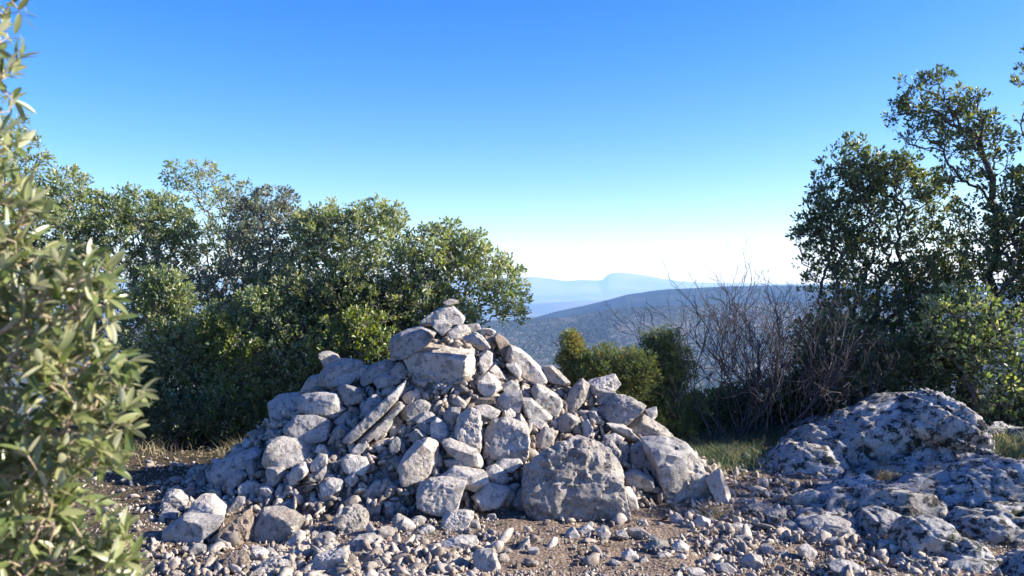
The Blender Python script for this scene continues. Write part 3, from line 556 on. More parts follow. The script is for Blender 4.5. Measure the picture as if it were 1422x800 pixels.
# ---- loose rocks on the ground, each a thing of its own
LOOSE = [
 ('C', [(78,580),(190,485),(210,480),(240,560),(360,550),(410,510),(380,572),(330,602),(240,642),(180,642),(90,602)], 'low grey base stone under the white capped rock at lower left', dict(sub=5, m=G_)),
 ('C', [(200,500),(262,405),(290,388),(340,388),(385,420),(422,460),(410,515),(385,560),(350,562),(250,540),(215,520)], 'white sunlit capped rock beside the leafy bush at lower left', dict(sub=5)),
 ('C', [(558,560),(573,480),(600,443),(700,453),(780,468),(832,510),(800,562),(740,612),(690,642),(620,642),(570,602)], 'big block with white sloping top in front of the cairn at left', dict(sub=5, p=22)),
 ('C', [(360,600),(480,500),(560,440),(572,480),(552,560),(582,620),(520,642),(430,652)], 'rough grey brown rock wedged between two white topped rocks', dict(sub=5, m=Br, pits=.3)),
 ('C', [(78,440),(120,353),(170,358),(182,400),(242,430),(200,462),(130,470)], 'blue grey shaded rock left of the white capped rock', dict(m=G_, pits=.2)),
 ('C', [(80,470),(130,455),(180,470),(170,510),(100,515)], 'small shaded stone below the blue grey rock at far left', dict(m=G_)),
 ('C', [(753,400),(800,378),(842,395),(842,427),(780,432)], 'small white stone lit just above the white topped block', dict()),
 ('C', [(998,500),(1010,458),(1080,433),(1152,470),(1182,540),(1172,582),(1100,592),(1020,552)], 'knobbly tan rock in the sunny rubble below the cairn', dict(m=Pt, pits=.3, sub=5)),
 ('C', [(548,700),(560,658),(600,653),(642,680),(622,722),(580,742)], 'small pointed rock with brown side by the green weed', dict(pits=.2)),
 ('C', [(743,620),(800,563),(837,580),(822,640),(770,657)], 'upright knobbly stone touching the right of the white topped block', dict(pits=.2)),
 ('C', [(888,630),(900,588),(960,573),(1002,600),(990,637),(920,642)], 'flat pale stone in the sunny rubble left of centre', dict()),
 ('C', [(1053,640),(1100,598),(1200,588),(1222,630),(1160,682),(1090,672)], 'rounded pale stone below the knobbly tan rock', dict(p=10)),
 ('C', [(1283,520),(1310,478),(1360,500),(1412,550),(1380,572),(1290,552)], 'white pointed stone at the front edge of the cairn shadow', dict()),
 ('C', [(1213,590),(1230,538),(1302,560),(1292,622),(1240,627)], 'squat stone between tan rock and white pointed stone', dict()),
 ('C', [(1018,400),(1070,373),(1112,400),(1090,427),(1040,427)], 'pinkish lit stone above the knobbly tan rock', dict()),
 ('C', [(540,790),(600,738),(700,703),(772,720),(772,780),(700,812),(600,822)], 'flat pitted bedrock lump at the bottom edge left of centre', dict(m=Pt, pits=.3, sub=5)),
 ('C', [(838,760),(900,688),(1000,668),(1062,660),(1062,740),(980,792),(880,802)], 'broad layered pale rock at the bottom edge left of centre', dict(m=Pt, pits=.3, sub=5)),
 ('C', [(1278,690),(1290,628),(1327,680),(1310,707)], 'thin upright white chip in the sunny rubble', dict()),
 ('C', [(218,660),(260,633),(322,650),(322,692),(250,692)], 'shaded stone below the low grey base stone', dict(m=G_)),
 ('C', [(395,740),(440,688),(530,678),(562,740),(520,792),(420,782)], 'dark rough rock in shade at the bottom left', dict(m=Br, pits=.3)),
 ('C', [(1298,700),(1360,688),(1412,730),(1390,762),(1320,752)], 'brownish round stone near the bottom left of centre', dict(m=Br)),
 ('C', [(850,440),(890,430),(910,455),(880,480),(850,470)], 'small lit stone behind the white topped block', dict()),
 ('C', [(330,645),(370,630),(395,650),(370,670)], 'small bluish stone in shade under the brown wedge rock', dict(m=G_)),
 ('D', [(203,500),(240,470),(330,458),(372,480),(332,562),(240,572),(200,552)], 'pitted white stone below the flat topped block', dict(pits=.25)),
 ('D', [(35,510),(75,488),(122,510),(90,552),(50,532)], 'small white angular stone left of the pitted white stone', dict()),
 ('D', [(-20,520),(0,503),(30,513),(72,550),(40,572),(-10,570)], 'white wedge stone left of the small angular stone', dict()),
 ('D', [(78,560),(130,533),(167,555),(150,602),(90,602)], 'rounded pale stone with holes on sunny rubble', dict(pits=.2)),
 ('D', [(348,520),(390,508),(402,555),(360,567)], 'little pinkish stone right of the pitted white stone', dict()),
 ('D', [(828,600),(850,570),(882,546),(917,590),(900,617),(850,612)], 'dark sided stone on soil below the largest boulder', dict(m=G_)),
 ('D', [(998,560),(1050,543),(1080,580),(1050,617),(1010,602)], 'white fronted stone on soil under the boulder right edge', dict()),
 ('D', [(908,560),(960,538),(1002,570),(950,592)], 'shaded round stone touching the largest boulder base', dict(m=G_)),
 ('D', [(188,640),(280,598),(380,596),(402,640),(320,672),(200,672)], 'wide low rock with a shaded left side near bottom centre', dict()),
 ('D', [(358,690),(400,665),(470,658),(492,720),(512,782),(430,797),(370,762)], 'tall half buried pale rock at bottom centre', dict(sub=5)),
 ('D', [(598,655),(640,615),(653,602),(662,650),(620,682),(580,672)], 'sharp white pointed stone standing on the soil', dict()),
 ('D', [(108,690),(160,648),(187,680),(150,717)], 'small white block left of the wide low rock', dict()),
 ('D', [(1133,690),(1180,663),(1227,700),(1202,742),(1140,732)], 'large round pebble on soil right of centre', dict(p=8)),
 ('D', [(1223,720),(1260,698),(1282,730),(1240,752)], 'smaller round pebble touching the large round pebble', dict(p=8)),
 ('D', [(1165,560),(1240,553),(1292,590),(1260,607),(1180,592)], 'long flat white stone on the soil slope', dict()),
 ('D', [(1208,520),(1260,503),(1277,540),(1220,552)], 'small knobbly stone above the long flat white stone', dict()),
 ('D', [(1098,580),(1150,563),(1172,600),(1120,617)], 'rough pale stone left of the long flat white stone', dict(pits=.2)),
 ('D', [(1288,640),(1330,613),(1372,640),(1340,677),(1300,667)], 'bluish rounded stone on the soil at right', dict(m=G_)),
 ('D', [(1328,690),(1370,676),(1407,705),(1370,727),(1335,712)], 'smooth oval white pebble on the soil', dict(p=8)),
 ('D', [(1270,600),(1310,590),(1330,620),(1280,630)], 'small dark stone between flat stone and bluish stone', dict(m=G_)),
 ('D', [(0,700),(40,693),(67,740),(20,767)], 'tan rounded stone near the bottom left of centre', dict(m=Br)),
 ('D', [(433,485),(480,476),(484,515),(440,522)], 'small blue grey cube stone in the cairn shadow', dict(m=G_)),
 ('D', [(640,660),(700,655),(710,690),(660,705)], 'flat rubble stone right of the sharp pointed stone', dict()),
 ('F', [(298,300),(340,263),(375,248),(402,300),(437,390),(442,430),(420,442),(360,412),(338,360)], 'cream upright stone leaning on the big smooth boulder', dict(sub=5, p=14)),
 ('F', [(268,220),(310,223),(337,255),(310,292),(285,290)], 'small rounded stone behind the cream leaning stone', dict()),
 ('F', [(268,195),(310,193),(322,215),(275,220)], 'bluish stone topmost beside the big smooth boulder', dict(m=G_)),
 ('F', [(418,340),(450,358),(457,400),(435,412)], 'narrow blue shaded stone right of the cream leaning stone', dict(m=G_)),
 ('F', [(113,500),(150,473),(182,495),(182,530),(140,542)], 'left one of two round white stones below the smooth boulder', dict(p=8)),
 ('F', [(238,520),(280,488),(327,510),(327,545),(290,562),(245,547)], 'right one of two round white stones below the smooth boulder', dict(p=8)),
 ('F', [(308,560),(345,546),(377,575),(350,597),(315,587)], 'brownish stone right of the two round white stones', dict(m=Br)),
 ('F', [(188,480),(215,465),(240,485),(220,505)], 'dark pebble between the two round white stones', dict(m=G_)),
 ('F', [(-5,650),(40,610),(100,618),(112,650),(70,677),(20,672)], 'grey lumpy stone left of the round boulder pair', dict(m=G_)),
 ('F', [(128,640),(170,613),(217,650),(207,690),(160,702),(130,682)], 'big round pebble with pale underside lower right of the soil', dict(p=9)),
 ('F', [(48,690),(100,676),(137,700),(110,727),(65,717)], 'flat white cobble below the big round pebble', dict(p=9)),
 ('F', [(348,650),(385,638),(412,665),(385,687),(355,677)], 'bluish cobble alone on dark soil', dict()),
 ('F', [(488,720),(540,688),(592,700),(592,760),(540,782),(500,762)], 'blue white angular block at the bottom right of centre', dict()),
 ('F', [(578,650),(630,638),(667,680),(640,707),(590,692)], 'shaded angular stone above the blue white block', dict(m=G_)),
 ('F', [(778,650),(840,638),(882,680),(850,722),(790,702)], 'pinkish angular block in the gravel at right', dict()),
 ('F', [(943,610),(985,598),(1012,630),(1000,657),(955,652)], 'bluish block left of the rounded bedrock hump', dict(m=G_)),
 ('F', [(738,400),(790,370),(860,353),(912,380),(917,440),(850,457),(740,442)], 'hollowed rock standing before the lichened outcrop', dict(pits=.4, m=Pt, sub=5)),
 ('F', [(598,480),(640,458),(717,448),(722,500),(680,532),(620,522)], 'lumpy pale rock with moss at its foot right of the cairn', dict(pits=.3, m=Pt)),
 ('F', [(703,530),(745,516),(792,545),(770,577),(720,567)], 'grey stone just below the mossy lumpy rock', dict(m=G_)),
 ('F', [(928,740),(1000,723),(1080,738),(1142,780),(1100,822),(980,812)], 'low smooth rock at the bottom edge at right', dict(m=G_, sub=5)),
 ('F', [(508,440),(580,418),(652,440),(600,467),(530,472)], 'low mossy ledge stone left of the lumpy pale rock', dict(pits=.2)),
 ('F', [(428,540),(480,528),(522,560),(480,582),(440,567)], 'flat stone in the gravel below the mossy ledge', dict()),
 ('F', [(450,590),(500,580),(550,600),(520,630),(460,620)], 'pale flat stone one row below the mossy ledge', dict()),
 ('F', [(798,530),(900,498),(1020,503),(1062,530),(1000,562),(960,602),(860,602),(820,572)], 'low flat rock with sunlit moss beside the rounded hump', dict(m=G_, pits=.2)),
 ('F', [(1108,700),(1130,688),(1142,730),(1110,742)], 'small upright stone below the rounded hump', dict(m=G_)),
 ('F', [(198,770),(280,763),(322,800),(220,817)], 'wide pale stone cut by the bottom edge right of centre', dict()),
 ('F', [(348,750),(420,733),(462,770),(440,802),(370,792)], 'shaded wide stone at the bottom edge beside the blue white block', dict(m=G_)),
 ('F', [(1290,740),(1320,725),(1350,745),(1320,765)], 'light blue pebble in shade near the lower right rock', dict(m=G_)),
]
for reg, pl_, lab, k in LOOSE:
    o = poly_rock('loose_rock', reg, pl_, on='ground', **k); tag(o, lab, 'rock')

# ---- small stones lying about: 240 separate ones, then gravel nobody could count
rg = np.random.default_rng(21); cnt = 0
def soil_patch(px, py): return 1 if (690 < px < 960 and 715 < py < 800 and not (px < 760 and py > 770)) else 0
while cnt < 285:
    px = rg.uniform(230, 1330); py = rg.uniform(640, 803)
    if soil_patch(px, py) and rg.random() < .7: continue
    if px > 1150 and rg.random() < .6: continue
    Y = hit(px, py, ground_z); x = (px - 711)/F*Y
    if float(pile_z(x, Y)) > .03: continue
    s = rg.choice([.022, .03, .04, .05], p=[.3, .35, .25, .1])*rg.uniform(.85, 1.2)
    mi = int(rg.choice([0, 1, 2], p=[.45, .4, .15]))
    o = small('small_stone', x, Y, float(ground_z(x, Y)) + s*.35, s, rg, mi=mi)
    hue = ['pale cream', 'grey', 'brown'][mi]; size = 'tiny' if s < .027 else 'small' if s < .04 else 'fist sized'
    row = 'lowest rows' if py > 765 else ('by the cairn foot' if py < 715 else 'in the middle rows')
    zone = 'in the shade at far left' if px < 400 else ('on sunny rubble left of centre' if px < 700 else ('on soil below the largest boulder' if px < 960 else 'in the gravel at right'))
    lab = f'{size} {hue} stone {zone}, {row}'; grp = 'small stones ' + zone
    tag(o, lab, 'stone', grp); cnt += 1
n = 26000; px = rg.uniform(-40, 1460, n); Yq = 1/rg.uniform(1/8.3, 1/4.0, n); x = (px - 711)/F*Yq; py = 392 + EYE*F/Yq
keep = pile_z(x, Yq) < .02
dens = .35 + .65*smooth(-.25, .25, fbm(np.stack([x*1.7, Yq*1.7, x*0], 1), 3, 44)); soil = (px > 690) & (px < 970) & (py > 712) & (py < 800)
dens = np.where(soil, dens*.35, dens); dens = np.where((px > 380) & (px < 690), .95, dens); dens = np.where(Yq > 6.8, dens*.35, dens)
keep &= rg.random(n) < dens; x, y = x[keep], Yq[keep]; s = np.exp(rg.normal(math.log(.0105), .42, len(x))).clip(.005, .03)
gr = obj('gravel', pebbles('gravel', np.stack([x, y, ground_z(x, y) + .010 + s*.05], 1), s, M_GRAVEL, 8)); tag(gr, 'limestone gravel scattered over the soil around the cairn', kind='stuff')

rg = np.random.default_rng(77); n = 8500; px = rg.uniform(150, 1330, n); Yq = 1/rg.uniform(1/7.0, 1/4.05, n); x = (px - 711)/F*Yq; py = 392 + EYE*F/Yq
d_ = np.interp(px, [150, 230, 390, 460, 640, 700, 900, 980, 1200, 1330], [.35, .4, .6, 1, 1, .22, .18, .6, .7, .3])*smooth(-.35, .3, fbm(np.stack([x*2.3, Yq*2.3, x*0], 1), 3, 83)); k = (rg.random(n) < d_) & (pile_z(x, Yq) < .02)
x, y, s = x[k], Yq[k], np.exp(rg.normal(math.log(.027), .42, k.sum())).clip(.012, .075)
tag(obj('rubble', pebbles('rubble', np.stack([x, y, ground_z(x, y) + .012 + s*.05], 1), s, M_GRAVEL, 78, 2)), 'angular limestone rubble strewn before the cairn', kind='stuff')

# ---- bedrock outcrops on the right
BED = [  # masses of one outcrop as (outline, depth, thickness), label
 ([([(1008,694),(1030,668),(1065,640),(1112,606),(1155,588),(1205,567),(1262,548),(1300,541),(1325,555),(1335,585),(1318,612),(1240,640),(1165,652),(1120,680),(1060,704)], 6.9, .30),
   ([(1240,575),(1270,550),(1300,540),(1328,556),(1343,592),(1352,640),(1318,662),(1285,640),(1268,600)], 6.75, .8),
   ([(1325,600),(1350,600),(1376,634),(1382,655),(1340,668),(1318,650)], 6.95, .6)], 'tall outcrop slab blotched with lichen, rising to a hump at right'),
 ([([(1000,702),(1035,664),(1075,634),(1118,612),(1172,632),(1165,672),(1110,694),(1060,708)], 6.6, .42),
   ([(1100,690),(1130,655),(1170,648),(1195,660),(1180,690),(1140,702)], 6.35, .4)], 'low slanting bedrock ledge running left from the outcrop'),
 ([([(1165,668),(1200,650),(1240,652),(1262,664),(1230,676),(1180,678)], 6.4, .4)], 'narrow bedrock shelf under the overhang of the outcrop'),
 ([([(1175,708),(1205,686),(1260,668),(1320,658),(1345,680),(1300,712),(1240,722)], 5.9, .4),
   ([(1290,690),(1340,655),(1400,645),(1520,640),(1540,740),(1420,760),(1340,735)], 5.7, .45),
   ([(1310,735),(1350,712),(1440,705),(1520,720),(1520,790),(1400,790)], 5.1, .45)], 'broad blue grey bedrock slab at the right edge'),
 ([([(1187,735),(1202,712),(1230,707),(1262,718),(1272,740),(1262,758),(1225,768),(1195,762)], 5.25, .6)], 'rounded bedrock hump at lower right before the slab'),
 ([([(1245,760),(1262,732),(1285,722),(1318,722),(1340,745),(1330,780),(1270,785)], 4.85, .6),
   ([(1310,770),(1345,750),(1375,758),(1388,790),(1370,830),(1310,820)], 4.7, .6), ([(1225,800),(1260,775),(1320,780),(1330,830),(1240,840)], 4.6, .5)], 'dark lichened rock at the lower right corner'),
 ([([(1385,830),(1400,795),(1440,770),(1520,770),(1520,860),(1400,860)], 4.45, .5)], 'bedrock lump cut by the lower right corner'),
 ([([(1105,592),(1160,576),(1188,582),(1180,608),(1120,614)], 7.5, .5)], 'mossy low rock behind the left slope of the outcrop'),
]
for masses, lab in BED:
    allv, allf, off, org = [], [], 0, None; kd = .35 if ('hump at lower' in lab or 'corner' in lab) else .7
    for q, Y, th in masses:
        q = np.array(q, float); c = q.mean(0); s = Y/F; L = np.stack([(q[:, 0] - c[0])*s, q[:, 0]*0, -(q[:, 1] - c[1])*s], 1)
        sdn = int(c[0] + c[1]) % 89; rg2 = np.random.default_rng(sdn); t = th*(np.ptp(q[:, 1])*.7 + np.ptp(q[:, 0])*.3)*s
        fr = L*rg2.uniform(.75, .98, (len(L), 1)); fr[:, 1] = -t*rg2.uniform(.5, 1, len(L)); fr[:, 2] -= .12*np.ptp(L[:, 2])*(L[:, 2] > 0)
        bk = L*rg2.uniform(.8, .95, (len(L), 1)); bk[:, 1] = t
        V, Fc, ctr = rock_shape(np.concatenate([L, fr, bk]), 6, 8, .9 if kd > .5 else .65, sdn, stretch=(1.0, 1.4, 1.8), pits=.08)
        Q = V @ np.array([[.88, 0, .47], [0, 1, 0], [-.47, 0, .88]])        # beds dip with the slope
        Qw = Q + .12*np.stack([fbm(Q*2, 3, 5), fbm(Q*2, 3, 6), fbm(Q*2, 3, 7)], 1); bed = Qw[:, 2]/.15; fr_ = bed - np.floor(bed)
        lay = _h(np.floor(bed).astype(np.int64), np.full(len(V), sdn), np.zeros(len(V), np.int64), 3)*.022 + .03*np.power(fr_, 2)           # each bed steps in or out
        crack = np.clip(1 - np.abs(fbm(Qw*np.array([2.4, 2.4, .9]) + sdn, 2, 31))*11, 0, 1)*.05 + np.clip(1 - np.minimum(fr_, 1 - fr_)*9, 0, 1)*.028
        hol = np.clip(fbm(V*4.5 + sdn, 3, 71) - .2, 0, .35); dn = V/np.linalg.norm(V, axis=1)[:, None]
        V = V + kd*dn*(lay - crack - hol*.22 + .007*fbm(V*30, 3, 12) + .024*fbm(V*7, 3, 13) - .02*np.clip(fbm(V*16, 2, 19, ridged=True) - .1, 0, 1))[:, None]
        loc = W(c[0], c[1], Y) + ctr; gz = float(ground_z(loc[0], loc[1])); low = loc[2] + V[:, 2].min()
        if low > gz - .08: V[:, 2] = np.where(V[:, 2] < 0, V[:, 2]*((loc[2] - gz + .12)/max(-V[:, 2].min(), 1e-3)), V[:, 2])
        if org is None: org = loc
        allv.append(V + (loc - org)); allf.append(Fc + off); off += len(V)
    me = mesh_np('rock_outcrop', np.concatenate(allv), np.concatenate(allf), M_BED, True); tag(obj('rock_outcrop', me, None, org), lab, 'rock outcrop')

# bedrock showing through the soil between the outcrops
bx = np.arange(1.55, 6.0, .018); by = np.arange(4.2, 7.6, .022); BX, BY = np.meshgrid(bx, by); BP = np.stack([BX, BY, BX*0], -1).reshape(-1, 3)
h = (.30*fbm(BP*np.array([1.1, 1.6, 1]), 4, 201) + .07*fbm(BP*np.array([3.2, 5, 1]), 3, 207, ridged=True)).reshape(BX.shape)
m_ = smooth(1.6, 2.5, BX + .35*fbm(BP*1.5, 2, 3).reshape(BX.shape))*(1 - smooth(5.4, 5.9, BX))*smooth(4.2, 4.6, BY)*(1 - smooth(7.1, 7.5, BY))
h = (h + .015)*m_ - .07*(1 - m_); st_ = .075; h = st_*(np.floor(h/st_) + smooth(.55, 1, h/st_ - np.floor(h/st_))) - .02
h = h - .03*np.clip(1 - np.abs(fbm(BP*np.array([1.7, 2.6, 1]), 2, 33)).reshape(BX.shape)*12, 0, 1) + (.007*fbm(BP*14, 3, 35)).reshape(BX.shape)
bo = obj('bedrock', mesh_np('bedrock', np.stack([BX, BY, ground_z(BX, BY) + h], -1).reshape(-1, 3), grid_faces(*BX.shape), M_BED, True)); tag(bo, 'grey bedrock breaking through the soil at right', kind='structure')
# leaf litter and dead sticks
rg = np.random.default_rng(91); n = 7000; x = rg.uniform(-4.2, 4.6, n); y = rg.uniform(4.1, 8.6, n); k = (rg.random(n) < .15 + .85*smooth(5.8, 7.4, y)) & (pile_z(x, y) < .02); x, y = x[k], y[k]
LITTER = (x, y)

# ------------------------------------------------------------------ woody plants
def skeleton(points, root, bf=.35, up=0.0, start=None):
    """greedy tree through the points: cost = edge length + bf * path length"""
    P = np.concatenate([[root] if start is None else start, points]); n0 = 1 if start is None else len(start); n = len(P)
    par = np.full(n, -1); path = np.zeros(n); done = np.zeros(n, bool)
    for i in range(1, n0): par[i] = i - 1; path[i] = path[i-1] + np.linalg.norm(P[i] - P[i-1])
    best = np.full(n, np.inf); bp = np.full(n, -1)
    def relax(i):
        d = np.linalg.norm(P - P[i], axis=1); c = d + bf*(path[i] + d) + up*np.maximum(P[i][2] - P[:, 2], 0)
        u = (c < best) & ~done; best[u] = c[u]; bp[u] = i
    for i in range(n0): done[i] = True
    for i in range(n0): relax(i)
    order = list(range(n0))
    for _ in range(n - n0):
        k = int(np.argmin(np.where(done, np.inf, best))); par[k] = bp[k]; path[k] = path[bp[k]] + np.linalg.norm(P[k] - P[bp[k]])
        done[k] = True; order.append(k); relax(k)
    return P, par, order
def radii(P, par, order, tip, expn=2.3, rmax=None):
    n = len(P); acc = np.zeros(n); main = np.full(n, -1); kids = np.zeros(n, int)
    for i in reversed(order):
        if acc[i] == 0: acc[i] = tip**expn
        p = par[i]
        if p >= 0:
            acc[p] += acc[i]; kids[p] += 1
            if main[p] < 0 or acc[i] > acc[main[p]]: main[p] = i
    r = acc**(1/expn)
    if rmax: r = np.minimum(r, rmax)
    return r, main, kids
def tubes(name, P, par, r, main, m, sides=5, jitter=0.0):
    n = len(P); d = np.zeros_like(P)
    for i in range(n):
        v = np.zeros(3)
        if par[i] >= 0: e = P[i] - P[par[i]]; v += e/max(np.linalg.norm(e), 1e-6)
        if main[i] >= 0: e = P[main[i]] - P[i]; v += e/max(np.linalg.norm(e), 1e-6)
        d[i] = v/max(np.linalg.norm(v), 1e-6)
    c = np.array([i for i in range(n) if par[i] >= 0]); p = par[c]
    dm = (main[p] == c)
    e = P[c] - P[p]; e /= np.maximum(np.linalg.norm(e, axis=1), 1e-6)[:, None]
    d0 = np.where(dm[:, None], d[p], e); r0 = np.where(dm, r[p], np.minimum(r[c]*1.15, r[p])); d1 = d[c]; r1 = r[c]
    def ring(Cn, D, rad):
        u = np.cross(D, [.31, .17, .93]); u /= np.maximum(np.linalg.norm(u, axis=1), 1e-6)[:, None]; w = np.cross(D, u)
        a = np.arange(sides)*2*math.pi/sides
        return Cn[:, None] + rad[:, None, None]*(u[:, None]*np.cos(a)[None, :, None] + w[:, None]*np.sin(a)[None, :, None])
    Vv = np.concatenate([ring(P[p], d0, r0), ring(P[c], d1, r1)], 1); m_ = len(c); k = np.arange(sides); k2 = (k + 1) % sides
    f = np.stack([k, k2, k2 + sides, k + sides], 1); Fa = (f[None] + (np.arange(m_)*2*sides)[:, None, None]).reshape(-1, 4)
    return mesh_np(name, Vv.reshape(-1, 3), Fa, m, True)
def leaf_quads(name, pos, dirs, ln, wd, m, rg, tone, fold=.25, shape='leaf'):
    """pointed folded leaves: 4 outline points and a midrib fold, two triangles a side"""
    n = len(pos); dirs = dirs/np.maximum(np.linalg.norm(dirs, axis=1), 1e-6)[:, None]
    rnd = rg.normal(size=(n, 3)) + np.array([0, 0, .0]); side = np.cross(dirs, rnd); side /= np.maximum(np.linalg.norm(side, axis=1), 1e-6)[:, None]
    nr = np.cross(side, dirs); flip = np.where(nr[:, 2] < -.1, -1, 1)[:, None]; side = side*flip; nr = nr*flip
    L = ln[:, None]; Wd = wd[:, None]
    a = pos; b = pos + dirs*L*.45 + side*Wd*.5 + nr*Wd*fold; c = pos + dirs*L - nr*Wd*fold*.3; d_ = pos + dirs*L*.45 - side*Wd*.5 + nr*Wd*fold
    Vv = np.stack([a, b, c, d_], 1).reshape(-1, 3); i = (np.arange(n)*4)[:, None]
    Fa = np.concatenate([i + [0, 2, 1], i + [0, 3, 2]], 1).reshape(-1, 3)[:, ::-1]
    return mesh_np(name, Vv, Fa, m, False, np.repeat(tone, 4))
def blob_points(blobs, Y, n, rg, zr=.8, shell=.55):
    w = np.array([b[2]*b[3]*(b[4] if len(b) > 4 else 1) for b in blobs], float); w /= w.sum(); out = []
    for k, b in zip(rg.multinomial(n, w), blobs):
        v = rg.normal(size=(k, 3)); v /= np.linalg.norm(v, axis=1)[:, None]; rr_ = rg.random(k)**(shell/1.6)
        Yb_ = Y + (b[5] if len(b) > 5 else 0); s = Yb_/F; c = W(b[0], b[1], Yb_); ex = np.array([b[2]*s, (b[2] + b[3])*.5*s*zr, b[3]*s])
        q = c + v*rr_[:, None]*ex
        q += .12*ex.mean()*rg.normal(size=q.shape)*.6; out.append(q)
    return np.concatenate(out)
def tree(name, label, cat, base, Y, blobs, n, lpt, leaf, wd, m_leaf, m_bark, seed, tip=.0035, bf=.35, spread=.09, trunk_pts=None, group=None, zr=.8, rmax=.10, thin_only=.012, sides=5, ybase=None, tone_shift=0.0, dead=0.0, trunk_r=.05):
    rg = np.random.default_rng(seed); Yb_ = ybase or Y
    bx = (base[0] - 711)/F*Yb_; gz = float(ground_z(bx, Yb_)); root = np.array([bx, Yb_, gz - .1])
    t = empty(name, root, label=label, cat=cat, group=group); Lr = np.array(root)
    pts = blob_points(blobs, Y, n, rg, zr); start = None
    if trunk_pts is not None: start = np.array([root] + [W(a, b, y) for a, b, y in trunk_pts])
    P, par, order = skeleton(pts, root, bf, .3, start)
    # bend the segments a little: insert midpoints
    r, main, kids = radii(P, par, order, tip, 2.25, rmax)
    if start is not None: ns_ = len(start); r[:ns_] = np.maximum(r[:ns_], np.linspace(trunk_r, trunk_r*.45, ns_))
    k = np.nonzero(par >= 0)[0]; mid = (P[k] + P[par[k]])/2; ln = np.linalg.norm(P[k] - P[par[k]], axis=1)
    mid = mid + rg.normal(size=mid.shape)*ln[:, None]*.09 + np.array([0, 0, .03])*ln[:, None]
    n0 = len(P); P2 = np.concatenate([P, mid]); par2 = np.concatenate([par, par[k]]); par2[k] = n0 + np.arange(len(k))
    main2 = np.concatenate([np.full(n0, -1), k]); 
    for i in range(n0):
        if main[i] >= 0: main2[i] = int(par2[main[i]])
    r2 = np.concatenate([r, (r[k] + r[par[k]]*0 + r[k])/2])
    big = r2 > tip*3.2
    o = obj('branches', tubes('branches', P2 - Lr, par2, r2, main2, m_bark, sides), t)
    # leaves on all thin wood
    tips = np.nonzero((r < thin_only) & (kids == 0))[0]; along = np.nonzero((r < thin_only) & (kids > 0))[0]
    alive = rg.random(len(tips)) >= dead; tips = tips[alive]
    src = np.concatenate([np.repeat(tips, lpt), np.repeat(along, max(lpt//3, 1))])
    ax = P[src] - P[par[src]]; ax /= np.maximum(np.linalg.norm(ax, axis=1), 1e-6)[:, None]
    nsp = len(src); spr = rg.normal(size=(nsp, 3)); spr /= np.linalg.norm(spr, axis=1)[:, None]
    # sprays: each tip carries several short shoots, leaves sit round their ends
    shoots = 5; sd_ = rg.normal(size=(n0, shoots, 3)); sd_ /= np.linalg.norm(sd_, axis=2)[:, :, None]
    which = rg.integers(0, shoots, nsp); so = sd_[src, which] + ax*.8 + np.array([0, 0, .35]); so /= np.linalg.norm(so, axis=1)[:, None]
    tt = rg.random(nsp)**.6; pos = P[src] + so*(spread*tt)[:, None] + spr*spread*.16
    dirs = so + spr*.9 + np.array([0, 0, .25])
    tone_tip = rg.random(n0)*.55; tone = np.clip(tone_tip[src] + rg.random(nsp)*.45 + tone_shift, 0, 1)
    lnn = leaf*rg.uniform(.65, 1.25, nsp); me = leaf_quads('crown', pos - Lr, dirs, lnn, wd*lnn/leaf, m_leaf, rg, tone)
    c = obj('crown', me, t); tag(c, kind='stuff')
    # the shoots themselves
    ti = np.concatenate([tips, along[::2]]); A0 = np.repeat(P[ti], 3, 0); so = (sd_[ti][:, :3] + (P[ti] - P[par[ti]])[:, None]/.1*.3 + np.array([0, 0, .35])).reshape(-1, 3); so /= np.linalg.norm(so, axis=1)[:, None]
    PP = np.concatenate([A0, A0 + so*spread]); q = len(A0); pp = np.concatenate([np.full(q, -1), np.arange(q)]); mm_ = np.concatenate([np.arange(q) + q, np.full(q, -1)])
    s_ = obj('twigs', tubes('twigs', PP - Lr, pp, np.concatenate([np.full(q, tip*.6), np.full(q, tip*.3)]), mm_, m_bark, 3), t); tag(s_, kind='stuff')
    return t
LG = 'holm oaks and shrubs left of the cairn'
tree('holm_oak', 'tall holm oak rising behind the blurred bush at far left', 'tree', (-10, 600), 8.8, [(0, 300, 70, 120), (20, 215, 38, 50), (-40, 430, 90, 120), (45, 240, 25, 30)], 520, 46, .045, .022, M_OAK, M_BARK, 1, group=LG)
tree('holm_oak', 'pointed holm oak second from the left edge', 'tree', (80, 600), 9.2, [(75, 330, 62, 85), (88, 270, 38, 40), (60, 430, 80, 90), (110, 330, 40, 50)], 620, 44, .045, .022, M_OAK, M_BARK, 2, group=LG)
tree('holm_oak', 'dense round topped holm oak left of the airy one', 'tree', (190, 600), 9.4, [(180, 330, 62, 65), (150, 300, 30, 30), (205, 300, 40, 32), (180, 430, 85, 90), (235, 320, 40, 50)], 720, 44, .045, .022, M_OAK, M_BARK, 3, group=LG)
tree('holm_oak', 'airy tallest holm oak with sky showing through its top', 'tree', (290, 600), 9.8, [(290, 262, 45, 32, .45), (255, 245, 25, 18, .3), (310, 300, 55, 40, .6), (290, 390, 90, 80)], 560, 34, .042, .02, M_OAK, M_BARK, 4, group=LG, tone_shift=.08)
tree('holm_oak', 'greyish holm oak with pale bare branches in its middle', 'tree', (370, 600), 9.3, [(370, 320, 60, 50), (350, 285, 42, 28, .7), (390, 290, 30, 25, .6), (370, 420, 90, 80)], 760, 40, .043, .02, M_GREY, M_BARK, 5, group=LG, dead=.08)
tree('holm_oak', 'yellowish green holm oak behind the left of the cairn', 'tree', (470, 600), 9.0, [(480, 340, 75, 52), (520, 300, 30, 20, .7), (450, 320, 45, 30), (430, 420, 85, 70), (545, 310, 25, 22, .7)], 800, 42, .046, .023, M_OAK, M_BARK, 6, group=LG, tone_shift=.12)
